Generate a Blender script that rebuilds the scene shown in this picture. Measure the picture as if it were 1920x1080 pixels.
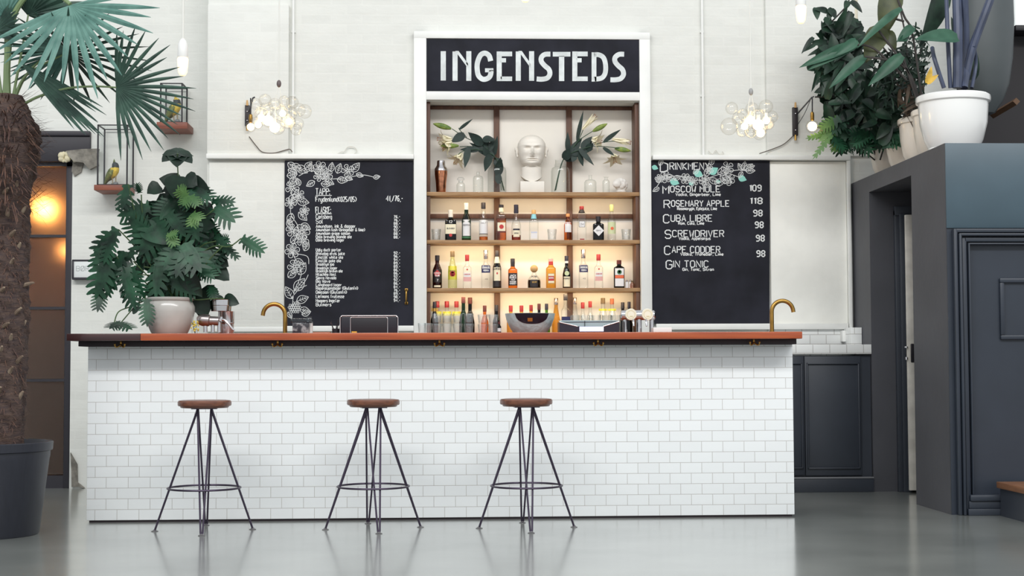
import bpy, bmesh, math, random
from mathutils import Vector, Matrix
C = bpy.context.scene
for o in list(bpy.data.objects): bpy.data.objects.remove(o)
LINK = C.collection.objects.link
PI = math.pi
rnd = random.Random(7)

# ------------------------------------------------------------------ camera
F = 2850.0                                    # focal length in pixels of the 1920 wide frame
CAMZ = 0.99
_p, _r, _y = math.radians(2.8), -0.0038, math.radians(2.72)
W_ = Vector((math.sin(_y)*math.cos(_p), math.cos(_y)*math.cos(_p), math.sin(_p)))
R0 = Vector((math.cos(_y), -math.sin(_y), 0)); U0 = R0.cross(W_)
R_ = math.cos(_r)*R0 + math.sin(_r)*U0; U_ = -math.sin(_r)*R0 + math.cos(_r)*U0
cd = bpy.data.cameras.new('camera'); cam = bpy.data.objects.new('camera', cd); LINK(cam)
cd.sensor_width = 36; cd.lens = F/1920*36; cd.clip_end = 200
cam.matrix_world = Matrix(((R_.x, U_.x, -W_.x, 0), (R_.y, U_.y, -W_.y, 0), (R_.z, U_.z, -W_.z, CAMZ), (0, 0, 0, 1)))
C.camera = cam
def ray(px, py): return W_*F + R_*(px-960) + U_*(540-py)
def P(px, py, Y):                             # point of the upright plane at depth Y
    d = ray(px, py); return Vector((0, 0, CAMZ)) + d*(Y/d.y)
def PZ(px, py, Z):                            # point of the level plane at height Z
    d = ray(px, py); return Vector((0, 0, CAMZ)) + d*((Z-CAMZ)/d.z)
def PX(px, py, X):
    d = ray(px, py); return Vector((0, 0, CAMZ)) + d*(X/d.x)
def mm(px, Y): return px*Y/F                  # pixels to metres at depth Y

# ------------------------------------------------------------------ light
vs = C.view_settings; vs.view_transform = 'Standard'; vs.look = 'None'; vs.gamma = 1; vs.use_curve_mapping = False
vs.exposure = 0.0
try: C.cycles.transparent_max_bounces = 48
except Exception: pass
world = bpy.data.worlds.new('world'); C.world = world; world.use_nodes = True
bg = world.node_tree.nodes['Background']; bg.inputs[0].default_value = (0.93, 0.97, 1.0, 1); bg.inputs[1].default_value = 0.85
def area(name, loc, aim, sx, sy, power, col):
    l = bpy.data.lights.new(name, 'AREA'); l.shape = 'RECTANGLE'; l.size = sx; l.size_y = sy; l.energy = power; l.color = col
    o = bpy.data.objects.new(name, l); LINK(o); o.location = loc
    o.rotation_euler = (Vector(aim)-Vector(loc)).to_track_quat('-Z', 'Y').to_euler(); return o
YC = 9.66                                     # tiled front of the bar
YW = 11.95                                    # wall behind the bar
area('skylight', (0.2, YC-8.2, 1.1+7.0), (0.2, YC, 1.2), 15, 1.3, 1000, (1.0, 0.99, 0.97))

# ------------------------------------------------------------------ materials
MATS = {}
def _lin(c):
    c = c/255.0
    return c/12.92 if c <= .04045 else ((c+.055)/1.055)**2.4
def rgb(r, g, b): return (_lin(r), _lin(g), _lin(b), 1)
def mat(name, col, rough=.5, metal=0, noise=0, nscale=8, bump=0, bscale=40, spec=.5, emit=None, estr=0, col2=None, coat=0, crough=.05, stretch=None, nlo=.35, nhi=.65):
    if name in MATS: return MATS[name]
    m = bpy.data.materials.new(name); m.use_nodes = True; nt = m.node_tree; b = nt.nodes['Principled BSDF']
    if len(col) == 3: col = rgb(*col)
    b.inputs['Base Color'].default_value = col; b.inputs['Roughness'].default_value = rough; b.inputs['Metallic'].default_value = metal
    b.inputs['Specular IOR Level'].default_value = spec; b.inputs['Coat Weight'].default_value = coat; b.inputs['Coat Roughness'].default_value = crough
    m.diffuse_color = col
    tc = nt.nodes.new('ShaderNodeTexCoord'); mp = nt.nodes.new('ShaderNodeMapping'); nt.links.new(tc.outputs['Object'], mp.inputs[0])
    if stretch: mp.inputs['Scale'].default_value = stretch
    if noise or col2:
        n = nt.nodes.new('ShaderNodeTexNoise'); n.inputs['Scale'].default_value = nscale; n.inputs['Detail'].default_value = 5
        nt.links.new(mp.outputs[0], n.inputs[0])
        rp = nt.nodes.new('ShaderNodeValToRGB'); rp.color_ramp.elements[0].position = nlo; rp.color_ramp.elements[1].position = nhi
        nt.links.new(n.outputs[0], rp.inputs[0])
        if col2 is None: c2 = [min(1, c*(1+noise)) for c in col[:3]]+[1]; c1 = [c*(1-noise) for c in col[:3]]+[1]
        else: c1 = col; c2 = rgb(*col2) if len(col2) == 3 else col2
        rp.color_ramp.elements[0].color = c1; rp.color_ramp.elements[1].color = c2
        nt.links.new(rp.outputs[0], b.inputs['Base Color'])
    if bump:
        n2 = nt.nodes.new('ShaderNodeTexNoise'); n2.inputs['Scale'].default_value = bscale; n2.inputs['Detail'].default_value = 4
        nt.links.new(mp.outputs[0], n2.inputs[0])
        bp = nt.nodes.new('ShaderNodeBump'); bp.inputs['Strength'].default_value = bump; bp.inputs['Distance'].default_value = .01
        nt.links.new(n2.outputs[0], bp.inputs['Height']); nt.links.new(bp.outputs[0], b.inputs['Normal'])
    if emit: b.inputs['Emission Color'].default_value = rgb(*emit); b.inputs['Emission Strength'].default_value = estr
    MATS[name] = m; return m
def glass(name, tint=(1, 1, 1), edge=(.55, .6, .6), refl=.9, edgepow=.35, base=.035):
    """thin clear glass: tinted see-through, darker where the wall is seen edge-on, with a mirror sheen"""
    if name in MATS: return MATS[name]
    m = bpy.data.materials.new(name); m.use_nodes = True; nt = m.node_tree; nt.nodes.clear()
    out = nt.nodes.new('ShaderNodeOutputMaterial'); tr = nt.nodes.new('ShaderNodeBsdfTransparent'); gl = nt.nodes.new('ShaderNodeBsdfGlossy')
    gl.inputs['Roughness'].default_value = .06; gl.inputs['Color'].default_value = (refl, refl, refl, 1)
    lw = nt.nodes.new('ShaderNodeLayerWeight'); lw.inputs['Blend'].default_value = edgepow
    mx = nt.nodes.new('ShaderNodeMix'); mx.data_type = 'RGBA'
    nt.links.new(lw.outputs['Facing'], mx.inputs['Factor']); mx.inputs['A'].default_value = (*tint, 1); mx.inputs['B'].default_value = (*edge, 1)
    nt.links.new(mx.outputs['Result'], tr.inputs['Color'])
    pw = nt.nodes.new('ShaderNodeMath'); pw.operation = 'POWER'; nt.links.new(lw.outputs['Facing'], pw.inputs[0]); pw.inputs[1].default_value = 2.5
    fr = nt.nodes.new('ShaderNodeMath'); fr.operation = 'MULTIPLY_ADD'; nt.links.new(pw.outputs[0], fr.inputs[0]); fr.inputs[1].default_value = .4; fr.inputs[2].default_value = base
    ms = nt.nodes.new('ShaderNodeMixShader'); nt.links.new(fr.outputs[0], ms.inputs[0]); nt.links.new(tr.outputs[0], ms.inputs[1]); nt.links.new(gl.outputs[0], ms.inputs[2])
    nt.links.new(ms.outputs[0], out.inputs[0]); m.diffuse_color = (*tint, .4)
    MATS[name] = m; return m
def brickmat(name, col, mortar, bw, rh, ms, off=(0, 0), rough=.4, bump=.3, noise=0, smooth=.1, nb=0, nbs=6, dist=.01, spec=.5, hk=1):
    """coursed tiles or bricks on an upright X-Z face"""
    m = bpy.data.materials.new(name); m.use_nodes = True; nt = m.node_tree; b = nt.nodes['Principled BSDF']
    tc = nt.nodes.new('ShaderNodeTexCoord'); sp = nt.nodes.new('ShaderNodeSeparateXYZ'); cb = nt.nodes.new('ShaderNodeCombineXYZ'); ad = nt.nodes.new('ShaderNodeVectorMath')
    geo = nt.nodes.new('ShaderNodeNewGeometry'); nt.links.new(geo.outputs['Position'], sp.inputs[0])
    sm = nt.nodes.new('ShaderNodeMath'); sm.operation = 'ADD'; nt.links.new(sp.outputs['X'], sm.inputs[0]); 
    sm2 = nt.nodes.new('ShaderNodeMath'); sm2.operation = 'SUBTRACT'; nt.links.new(sp.outputs['Y'], sm2.inputs[0]); sm2.inputs[1].default_value = YC; nt.links.new(sm2.outputs[0], sm.inputs[1])
    nt.links.new(sm.outputs[0], cb.inputs[0]); nt.links.new(sp.outputs['Z'], cb.inputs[1])
    ad.operation = 'ADD'; nt.links.new(cb.outputs[0], ad.inputs[0]); ad.inputs[1].default_value = (off[0], off[1], 0)
    bt = nt.nodes.new('ShaderNodeTexBrick'); nt.links.new(ad.outputs[0], bt.inputs[0])
    bt.inputs['Scale'].default_value = 1; bt.inputs['Brick Width'].default_value = bw; bt.inputs['Row Height'].default_value = rh
    bt.inputs['Mortar Size'].default_value = ms; bt.inputs['Mortar Smooth'].default_value = smooth; bt.inputs['Bias'].default_value = 0
    c2 = rgb(*[max(0, c-4) for c in col])
    bt.inputs['Color1'].default_value = rgb(*col); bt.inputs['Color2'].default_value = c2; bt.inputs['Mortar'].default_value = rgb(*mortar)
    colout = bt.outputs['Color']
    hsrc = bt.outputs['Fac']
    inv = nt.nodes.new('ShaderNodeMath'); inv.operation = 'MULTIPLY'; inv.inputs[1].default_value = -hk; nt.links.new(hsrc, inv.inputs[0]); h = inv.outputs[0]
    if nb or noise:
        n = nt.nodes.new('ShaderNodeTexNoise'); n.inputs['Scale'].default_value = nbs; n.inputs['Detail'].default_value = 6; n.inputs['Roughness'].default_value = .6
        mpv = nt.nodes.new('ShaderNodeMapping'); mpv.inputs['Scale'].default_value = (1, 1, 2.2); nt.links.new(geo.outputs['Position'], mpv.inputs[0]); nt.links.new(mpv.outputs[0], n.inputs[0])
        a2 = nt.nodes.new('ShaderNodeMath'); a2.operation = 'MULTIPLY_ADD'; nt.links.new(n.outputs[0], a2.inputs[0]); a2.inputs[1].default_value = nb; nt.links.new(h, a2.inputs[2]); h = a2.outputs[0]
        if noise:
            mx = nt.nodes.new('ShaderNodeMix'); mx.data_type = 'RGBA'; mx.blend_type = 'MULTIPLY'
            rp = nt.nodes.new('ShaderNodeValToRGB'); rp.color_ramp.elements[0].position = .3; rp.color_ramp.elements[1].position = .6
            rp.color_ramp.elements[0].color = (1-noise, 1-noise, 1-noise, 1); rp.color_ramp.elements[1].color = (1, 1, 1, 1); nt.links.new(n.outputs[0], rp.inputs[0])
            mx.inputs['Factor'].default_value = 1; nt.links.new(colout, mx.inputs['A']); nt.links.new(rp.outputs[0], mx.inputs['B']); colout = mx.outputs['Result']
    nt.links.new(colout, b.inputs['Base Color']); b.inputs['Roughness'].default_value = rough; b.inputs['Specular IOR Level'].default_value = spec
    bp = nt.nodes.new('ShaderNodeBump'); bp.inputs['Strength'].default_value = bump; bp.inputs['Distance'].default_value = dist
    nt.links.new(h, bp.inputs['Height']); nt.links.new(bp.outputs[0], b.inputs['Normal'])
    MATS[name] = m; return m

# ------------------------------------------------------------------ mesh building
def V3(p): return Vector(p)
class MB:
    def __init__(s): s.bm = bmesh.new(); s.mi = 0
    def face(s, pts, smooth=False):
        vs_ = [s.bm.verts.new(p) for p in pts]
        try: f = s.bm.faces.new(vs_); f.smooth = smooth; f.material_index = s.mi
        except ValueError: pass
    def box(s, x0, x1, y0, y1, z0, z1, bev=0, seg=2):
        if x0 > x1: x0, x1 = x1, x0
        if y0 > y1: y0, y1 = y1, y0
        if z0 > z1: z0, z1 = z1, z0
        r = bmesh.ops.create_cube(s.bm, size=1); vv = r['verts']
        for v in vv: v.co = Vector((x0+(v.co.x+.5)*(x1-x0), y0+(v.co.y+.5)*(y1-y0), z0+(v.co.z+.5)*(z1-z0)))
        fs = {f for v in vv for f in v.link_faces}
        for f in fs: f.material_index = s.mi
        if bev:
            es = list({e for v in vv for e in v.link_edges})
            bmesh.ops.bevel(s.bm, geom=es, offset=bev, segments=seg, affect='EDGES', profile=.5)
        return s
    def grid(s, rows, closed=False, smooth=True, caps=False):
        rr = [[s.bm.verts.new(p) for p in r] for r in rows]
        n = len(rr[0])
        for a, b in zip(rr[:-1], rr[1:]):
            for i in range(n if closed else n-1):
                j = (i+1) % n
                try: f = s.bm.faces.new((a[i], a[j], b[j], b[i])); f.smooth = smooth; f.material_index = s.mi
                except ValueError: pass
        if caps and closed:
            for r, rev in ((rr[0], True), (rr[-1], False)):
                try: f = s.bm.faces.new(list(reversed(r)) if rev else r); f.smooth = False; f.material_index = s.mi
                except ValueError: pass
        return s
    def tube(s, pts, r, seg=8, caps=True):
        pts = [Vector(p) for p in pts]; n = len(pts)
        rs = r if isinstance(r, (list, tuple)) else [r]*n
        rows = []; prev = None
        for i, p in enumerate(pts):
            t = (pts[min(i+1, n-1)]-pts[max(i-1, 0)]).normalized()
            if prev is None:
                a = Vector((0, 0, 1)) if abs(t.z) < .9 else Vector((1, 0, 0)); u = t.cross(a).normalized()
            else:
                u = (prev - t*prev.dot(t)); u = u.normalized() if u.length > 1e-6 else t.orthogonal().normalized()
            prev = u; v = t.cross(u)
            rows.append([p+(u*math.cos(2*PI*k/seg)+v*math.sin(2*PI*k/seg))*rs[i] for k in range(seg)])
        return s.grid(rows, True, True, caps)
    def lathe(s, prof, c=(0, 0, 0), seg=24, sx=1, sy=1, caps=True, power=2.0):
        c = Vector(c); rows = []
        for r, z in prof:
            row = []
            for k in range(seg):
                a = 2*PI*k/seg; ca, sa = math.cos(a), math.sin(a)
                if power != 2.0:
                    q = (abs(ca)**power+abs(sa)**power)**(-1/power); ca *= q; sa *= q
                row.append(c+Vector((r*sx*ca, r*sy*sa, z)))
            rows.append(row)
        return s.grid(rows, True, True, caps)
    def ball(s, c, rx, ry=None, rz=None, u=16, v=10, rot=None):
        ry = rx if ry is None else ry; rz = rx if rz is None else rz
        M = Matrix.Translation(Vector(c)) @ (rot.to_4x4() if rot else Matrix()) @ Matrix.Diagonal((rx, ry, rz, 1))
        r = bmesh.ops.create_uvsphere(s.bm, u_segments=u, v_segments=v, radius=1, matrix=M)
        for f in {f for q in r['verts'] for f in q.link_faces}: f.smooth = True; f.material_index = s.mi
        return s
    def prism(s, pts, off):                    # polygon of 3D points pushed along off
        off = Vector(off); a = [s.bm.verts.new(p) for p in pts]; b = [s.bm.verts.new(Vector(p)+off) for p in pts]; n = len(a)
        try:
            s.bm.faces.new(a); s.bm.faces.new(list(reversed(b)))
            for i in range(n): s.bm.faces.new((a[i], b[i], b[(i+1) % n], a[(i+1) % n]))
        except ValueError: pass
        return s
    def stroke(s, pts, w, fn):                 # painted flat line, pts and width in 2-D, fn maps to the surface
        n = len(pts); L = []; Rr = []
        for i in range(n):
            a = pts[max(i-1, 0)]; b = pts[min(i+1, n-1)]
            dx, dy = b[0]-a[0], b[1]-a[1]; l = math.hypot(dx, dy) or 1e-6; nx, ny = -dy/l, dx/l
            k = 1.0
            if 0 < i < n-1:
                d1 = (pts[i][0]-a[0], pts[i][1]-a[1]); l1 = math.hypot(*d1) or 1e-6
                k = 1/max(.6, abs((d1[0]*dx+d1[1]*dy)/(l1*l)))
            h = w/2*k
            L.append((pts[i][0]+nx*h, pts[i][1]+ny*h)); Rr.append((pts[i][0]-nx*h, pts[i][1]-ny*h))
        s.grid([[fn(*q) for q in L], [fn(*q) for q in Rr]], False, False)
        return s
    def build(s, name, m, parent=None, sharp=35, weld=False):
        if weld: bmesh.ops.remove_doubles(s.bm, verts=s.bm.verts, dist=1e-5)
        bmesh.ops.recalc_face_normals(s.bm, faces=s.bm.faces)
        me = bpy.data.meshes.new(name); s.bm.to_mesh(me); s.bm.free()
        for q in (m if isinstance(m, (list, tuple)) else [m]): me.materials.append(q)
        try: me.set_sharp_from_angle(angle=math.radians(sharp))
        except Exception: pass
        o = bpy.data.objects.new(name, me); LINK(o)
        if parent is not None: o.parent = parent
        return o
def tag(o, label=None, cat=None, group=None, kind=None):
    if label: o['label'] = label
    if cat: o['category'] = cat
    if group: o['group'] = group
    if kind: o['kind'] = kind
    return o
def thing(name, label, cat, loc=(0, 0, 0), group=None, rz=0):
    o = bpy.data.objects.new(name, None); LINK(o); o.location = loc; o.rotation_euler.z = rz; o.empty_display_size = .1
    return tag(o, label, cat, group)
def struct(name, mb, m, parent=None, label=None):
    o = mb.build(name, m, parent)
    if parent is None: o['kind'] = 'structure'; tag(o, label or name.replace('_', ' ')+' of the bar hall', name.split('_')[0])
    return o
def copy_tree(o, parent=None):
    c = o.copy(); LINK(c)
    if parent is not None: c.parent = parent
    for ch in list(o.children): copy_tree(ch, c)
    return c
def curve(pts, n=6):                            # smooth line through points
    pts = [Vector(p) for p in pts]; out = []
    for i in range(len(pts)-1):
        p0 = pts[max(i-1, 0)]; p1 = pts[i]; p2 = pts[i+1]; p3 = pts[min(i+2, len(pts)-1)]
        for k in range(n):
            t = k/n; out.append(.5*((2*p1)+(p2-p0)*t+(2*p0-5*p1+4*p2-p3)*t*t+(3*p1-p0-3*p2+p3)*t**3))
    return out+[pts[-1]]
def curve2(pts, n=5): return [(v.x, v.y) for v in curve([(a, b, 0) for a, b in pts], n)]

# chalk hand: one-stroke letters, x 0-4, baseline 2, caps to 8
GL = {'A':'02 28 42;14 34','B':'02 08 38 47 46 35 05;35 44 43 32 02','C':'47 38 18 07 03 12 32 43','D':'02 08 28 47 43 22 02','E':'48 08 02 42;05 35','F':'48 08 02;05 35','G':'47 38 18 07 03 12 32 43 45 25','H':'02 08;42 48;05 45','I':'02 08','J':'03 12 22 33 38','K':'02 08;48 05 42','L':'08 02 42','M':'02 08 25 48 42','N':'02 08 42 48','O':'18 07 03 12 32 43 47 38 18','P':'02 08 38 47 46 35 05','Q':'18 07 03 12 32 43 47 38 18;24 42','R':'02 08 38 47 46 35 05;25 42','S':'47 38 18 07 06 15 35 44 43 32 12 03','T':'08 48;28 22','U':'08 03 12 32 43 48','V':'08 22 48','W':'08 12 26 32 48','X':'02 48;08 42','Y':'08 25 48;25 22','Z':'08 48 02 42','&':'42 17 18 28 27 04 03 12 22 44',
'a':'36 16 05 03 12 22 34;36 32','b':'08 02 22 33 35 26 06','c':'36 16 05 03 12 32','d':'38 32 12 03 05 16 36','e':'04 34 35 26 16 05 03 12 32','f':'38 28 17 12;06 26','g':'36 16 05 03 12 32;36 31 20 10','h':'08 02;05 16 26 35 32','i':'02 06;07 08','j':'16 11 00;17 18','k':'08 02;36 04 32','l':'08 03 12','m':'02 06;05 16 25 22;25 36 45 42','n':'02 06;05 16 26 35 32','o':'16 05 03 12 22 33 35 26 16','p':'00 06 26 35 33 22 02','q':'30 36 16 05 03 12 32','r':'02 06;04 15 26','s':'36 16 05 14 24 33 22 02','t':'18 13 22 32;06 26','u':'06 03 12 22 33;36 32','v':'06 22 46','w':'06 12 24 32 46','x':'02 36;06 32','y':'06 03 12 32;36 31 20 00','z':'06 36 02 32','æ':'06 26 22 12 03 04 24;26 46 44 24;22 42','ö':'16 05 03 12 22 33 35 26 16;07 08;27 28','Ø':'18 07 03 12 32 43 47 38 18;02 48',
'0':'18 07 03 12 22 33 37 28 18','1':'07 18 12','2':'07 18 28 37 36 02 32','3':'08 38 15 34 33 22 12 03','4':'32 38 04 44','5':'38 08 05 25 34 33 22 02','6':'38 28 06 03 12 22 33 34 25 05','7':'08 38 12','8':'15 06 07 18 28 37 36 25 15 04 03 12 22 33 34 25','9':'35 15 06 07 18 28 37 33 22 02','.':'02 03','\'':'08 07',',':'12 01',':':'02 03;05 06','-':'05 25','/':'02 38','(':'28 06 04 22',')':'08 26 24 02'}
def write(mb, txt, x0, base, h, w, fn, x1=None, slant=0):
    """letters into mb; x0, base, h and w in the 2-D units of fn (y down)"""
    adv = 0; glyphs = []
    for ch in txt:
        if ch == ' ': adv += 3; continue
        st = [[(int(q[0]), int(q[1])-2) for q in pl.split()] for pl in GL[ch].split(';')]
        mx = max(q[0] for pl in st for q in pl); glyphs.append((adv, st)); adv += mx+1.6
    adv = max(adv-1.6, 1); k = h/6.0; kx = (x1-x0)/adv if x1 else k*.8
    for ox, st in glyphs:
        for pl in st:
            mb.stroke([(x0+(ox+a)*kx+b*slant*k, base-b*k-slant*0) for a, b in pl], w, fn)
# ------------------------------------------------------------------ shared materials
M_wall = brickmat('painted_brick', (226, 227, 222), (225, 226, 221), .24, .078, .012, rough=.8, bump=.25, smooth=1.0, hk=.3, nb=3.0, nbs=5, noise=.04, dist=.006, spec=.2)
M_tile = brickmat('white_metro_tile', (239, 242, 243), (188, 184, 181), .1364, .0670, .0017, off=(2.205-.051+.0682, -.013), rough=.16, bump=.35, smooth=.2, nb=.25, nbs=9)
M_tile2 = brickmat('back_tile', (232, 234, 233), (188, 186, 184), .13, .075, .003, rough=.2, bump=.3)
M_white = mat('white_paint', (233, 234, 231), .5, noise=.03, nscale=5, bump=.06, bscale=25)
M_plaster = mat('white_plaster', (246, 246, 240), .8, noise=.05, nscale=3, bump=.5, bscale=7)
M_board = mat('chalkboard', (34, 35, 44), .75, noise=.28, nscale=4, bump=.05, spec=.25)
M_chalk = mat('chalk', (226, 228, 228), .9, spec=.1)
M_teal = mat('teal_chalk', (146, 208, 196), .9, spec=.1)
M_wood = mat('shelf_wood', (176, 140, 98), .55, col2=(150, 112, 76), nscale=6, stretch=(1, 6, 10), bump=.1)
M_woodD = mat('dark_wood', (104, 70, 50), .55, col2=(84, 54, 42), nscale=6, stretch=(6, 6, 1))
M_top = mat('bar_top_wood', (176, 84, 40), .3, col2=(148, 62, 30), nscale=4, stretch=(.6, 6, 14), bump=.04, coat=.3)
M_topD = mat('bar_top_dark', (66, 34, 34), .35, col2=(48, 25, 28), nscale=4, stretch=(.6, 6, 14), coat=.3)
M_rail = mat('dark_rail', (40, 30, 36), .6, noise=.15)
M_brass = mat('brass', (168, 132, 70), .32, metal=1, noise=.15, nscale=20)
M_black = mat('black_metal', (34, 32, 38), .45, spec=.4)
M_steel = mat('chrome', (205, 203, 205), .14, metal=1)
M_grey = mat('grey_wall_paint', (71, 72, 78), .55, noise=.08, nscale=2.5, bump=.12, bscale=18)
M_band = mat('blue_grey_band', (66, 85, 96), .4, noise=.06, nscale=3)
M_panel = mat('blue_grey_panel', (43, 50, 61), .42, noise=.07, nscale=3, bump=.05, bscale=30)
M_cab = mat('dark_cabinet_paint', (50, 55, 64), .45, noise=.06, nscale=4)
M_iron = mat('black_door_steel', (40, 38, 46), .5)
M_seat = mat('stool_wood', (122, 76, 56), .4, col2=(92, 56, 44), nscale=5, stretch=(1.2, 10, 10), bump=.05, coat=.2)
M_leg = mat('wrought_steel', (66, 58, 74), .38, metal=.75, spec=.5)

# ------------------------------------------------------------------ the setting
b = MB(); b.face([(-14, -8, 0), (14, -8, 0), (14, 16, 0), (-14, 16, 0)])
M_floor = mat('polished_concrete', (150, 154, 149), .3, col2=(120, 124, 120), nscale=1.3, nlo=.3, nhi=.75, spec=.8, coat=1, crough=.15)
struct('floor', b, M_floor, None, 'polished grey green concrete floor of the bar hall')

xn0, xn1 = -.105, 1.585                        # niche
zt_n, zb_n = 3.052, 1.155
xl = P(389, 300, YW).x; xr = P(1772, 60, YW).x
zH = 4.6
b = MB()
b.box(xl, xn0, YW, YW+.379, 0, zH); b.box(xn1, xr, YW, YW+.3, 0, zH); b.box(xn0, xn1, YW, YW+.3, zt_n, zH); b.box(xn0, xn1, YW, YW+.3, 0, zb_n-.03)
b.box(xn0, xn1, YW+.21, YW+.3, zb_n-.03, zt_n)
struct('wall_back', b, M_wall, None, 'white painted brick wall behind the bar')
zt = P(800, 292, YW).z
b = MB(); x0 = P(390, 100, YW).x; x1 = P(543, 100, YW).x
b.box(x0, x1, YW-.045, YW, zt, P(460, 10, YW).z, .012)
struct('wall_pilaster_left', b, M_wall, None, 'shallow white brick pilaster above the left trim, behind the left bubble lamp')
b = MB(); x0 = P(1434, 100, YW).x; x1 = P(1560, 100, YW).x
b.box(x0, x1+1.0, YW-.04, YW, zt, zH, .012)
struct('wall_pilaster_right', b, M_wall, None, 'shallow white brick pilaster behind the right wall lamp')
YL = 12.33                                     # wall with the glazed door, left
xd = P(134, 500, YL).x; zlin = P(110, 247, YL).z
b = MB(); b.box(xd, xl+.3, YL, YL+.15, 0, zH); b.box(-6.5, xd, YL, YL+.15, zlin, zH)
struct('wall_left', b, M_wall, None, 'white painted wall beside the glazed door on the left')
# lintel and broken plaster
b = MB(); b.box(-6.5, P(171, 270, YL).x, YL-.03, YL+.12, P(90, 304, YL).z, zlin+.0, .008); b.box(-6.5, P(171, 270, YL).x, YL-.05, YL-.03, P(90, 256, YL).z, zlin, .004)
struct('trim_1', b, M_iron, None, 'black steel lintel over the glazed door')
b = MB()
def patch(b, px, Y, th, seed):
    r = random.Random(seed); pts = [P(x+r.uniform(-2, 2), y+r.uniform(-2, 2), Y) for x, y in px]
    c = sum(pts, Vector())/len(pts); pts2 = []
    for i, p in enumerate(pts):
        q = pts[(i+1) % len(pts)]; pts2.append(p); m_ = (p+q)/2; pts2.append(m_+(m_-c)*r.uniform(-.12, .12))
    b.prism(pts2, (0, -th, 0))
patch(b, [(128, 283), (186, 281), (186, 312), (170, 318), (160, 308), (140, 305)], YL-.03, .05, 1)
patch(b, [(136, 304), (160, 306), (152, 322), (140, 332), (135, 322)], YL, .02, 2)
patch(b, [(134, 850), (146, 872), (148, 905), (158, 914), (134, 914)], YL, .02, 4)
b.build('broken_plaster', mat('bare_mortar', (128, 124, 116), .9, noise=.35, nscale=18, bump=.8, bscale=30), None)
tag(bpy.data.objects['broken_plaster'], 'broken grey mortar patches at the corner of the door lintel', 'trim', kind='structure')
b = MB(); r = random.Random(8)
for i in range(22): p_ = P(r.uniform(112, 142), r.uniform(288, 302), YL-.05); b.ball(p_, r.uniform(.012, .03), u=8, v=6)
o = b.build('insulation_foam', mat('cream_foam', (214, 206, 176), .9)); tag(o, 'crumbled cream foam stuck to the door lintel', 'trim', kind='structure'); o.name = 'trim_9'
# glazed door
Yd = YL+.05
dr = struct('door_1', MB().box(P(124, 500, Yd).x, xd+.015, Yd-.03, Yd+.03, 0, P(110, 303, Yd).z, .005), M_iron, None, 'black steel framed door with frosted panes glowing orange')
b = MB(); zs = [P(90, y, Yd).z for y in (308, 443, 578, 713)]
b.box(-4.6, xd, Yd-.03, Yd+.03, zs[0]-.02, zs[0]+.02)
for z in zs[1:]: b.box(-4.6, xd, Yd-.025, Yd+.025, z-.011, z+.011)
b.box(-4.6, xd, Yd-.02, Yd+.02, 0, .1)
b.build('glazing_bar', M_iron, dr)
m = bpy.data.materials.new('frosted_glass'); m.use_nodes = True; nt = m.node_tree; pb = nt.nodes['Principled BSDF']
pb.inputs['Base Color'].default_value = (1, .93, .86, 1); pb.inputs['Transmission Weight'].default_value = 1; pb.inputs['Roughness'].default_value = .5; pb.inputs['IOR'].default_value = 1.3
M_frost = m
zz = zs+[.1]
for i in range(4):
    b = MB(); b.box(-4.6, P(125, 500, Yd).x, Yd-.004, Yd+.004, zz[i+1]+.011, zz[i]-.011); b.build('pane', M_frost, dr)
# room behind the door
b = MB(); Yr = Yd+.04
b.box(-5.2, -5.1, Yr, Yr+1.6, 0, 3); b.box(xd+.1, xd+.2, Yr, Yr+1.6, 0, 3); b.box(-5.2, xd+.2, Yr+1.6, Yr+1.7, 0, 3); b.box(-5.2, xd+.2, Yr, Yr+1.7, 2.9, 3)
struct('wall_corridor', b, mat('brown_corridor', (150, 114, 90), .8), None, 'brown corridor walls seen blurred behind the frosted door')
t = thing('corridor_lamp', 'warm glowing globe lamp blurred behind the top frosted pane', 'lamp', P(84, 392, Yd+.42))
b = MB(); b.ball((0, 0, 0), .07); b.build('bulb', mat('warm_bulb', (255, 220, 170), emit=(255, 170, 84), estr=34), t)
b = MB(); b.tube([(0, 0, .05), (0, 0, .09)], .03); b.tube([(0, 0, .09), (0, 0, 2.9-t.location.z)], .006); b.build('cord', M_black, t)

b = MB(); b.box(-5.1, xd+.1, Yr+.9, Yr+.95, 0, zs[2]+.05, .004); struct('trim_10', b, mat('pane_darkening_board', (74, 60, 54), .7), None, 'added dark board that darkens the lower frosted panes')  # board added behind the door to darken the lower panes
t = thing('corridor_lamp', 'added warm lamp brightening the right of the second frosted pane', 'lamp', P(126, 470, Yd+.5), 'lamps behind the frosted door'); bpy.data.objects['corridor_lamp']['group'] = 'lamps behind the frosted door'  # extra unseen lamp added to warm the second pane
b = MB(); b.ball((0, 0, 0), .045); b.build('bulb', mat('added_amber_bulb', (255, 200, 140), emit=(255, 170, 90), estr=8), t)
b = MB(); b.tube([(0, 0, .045), (0, 0, .08)], .02); b.tube([(0, 0, .08), (0, 0, 2.9-t.location.z)], .005); b.build('cord', M_black, t)
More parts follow.
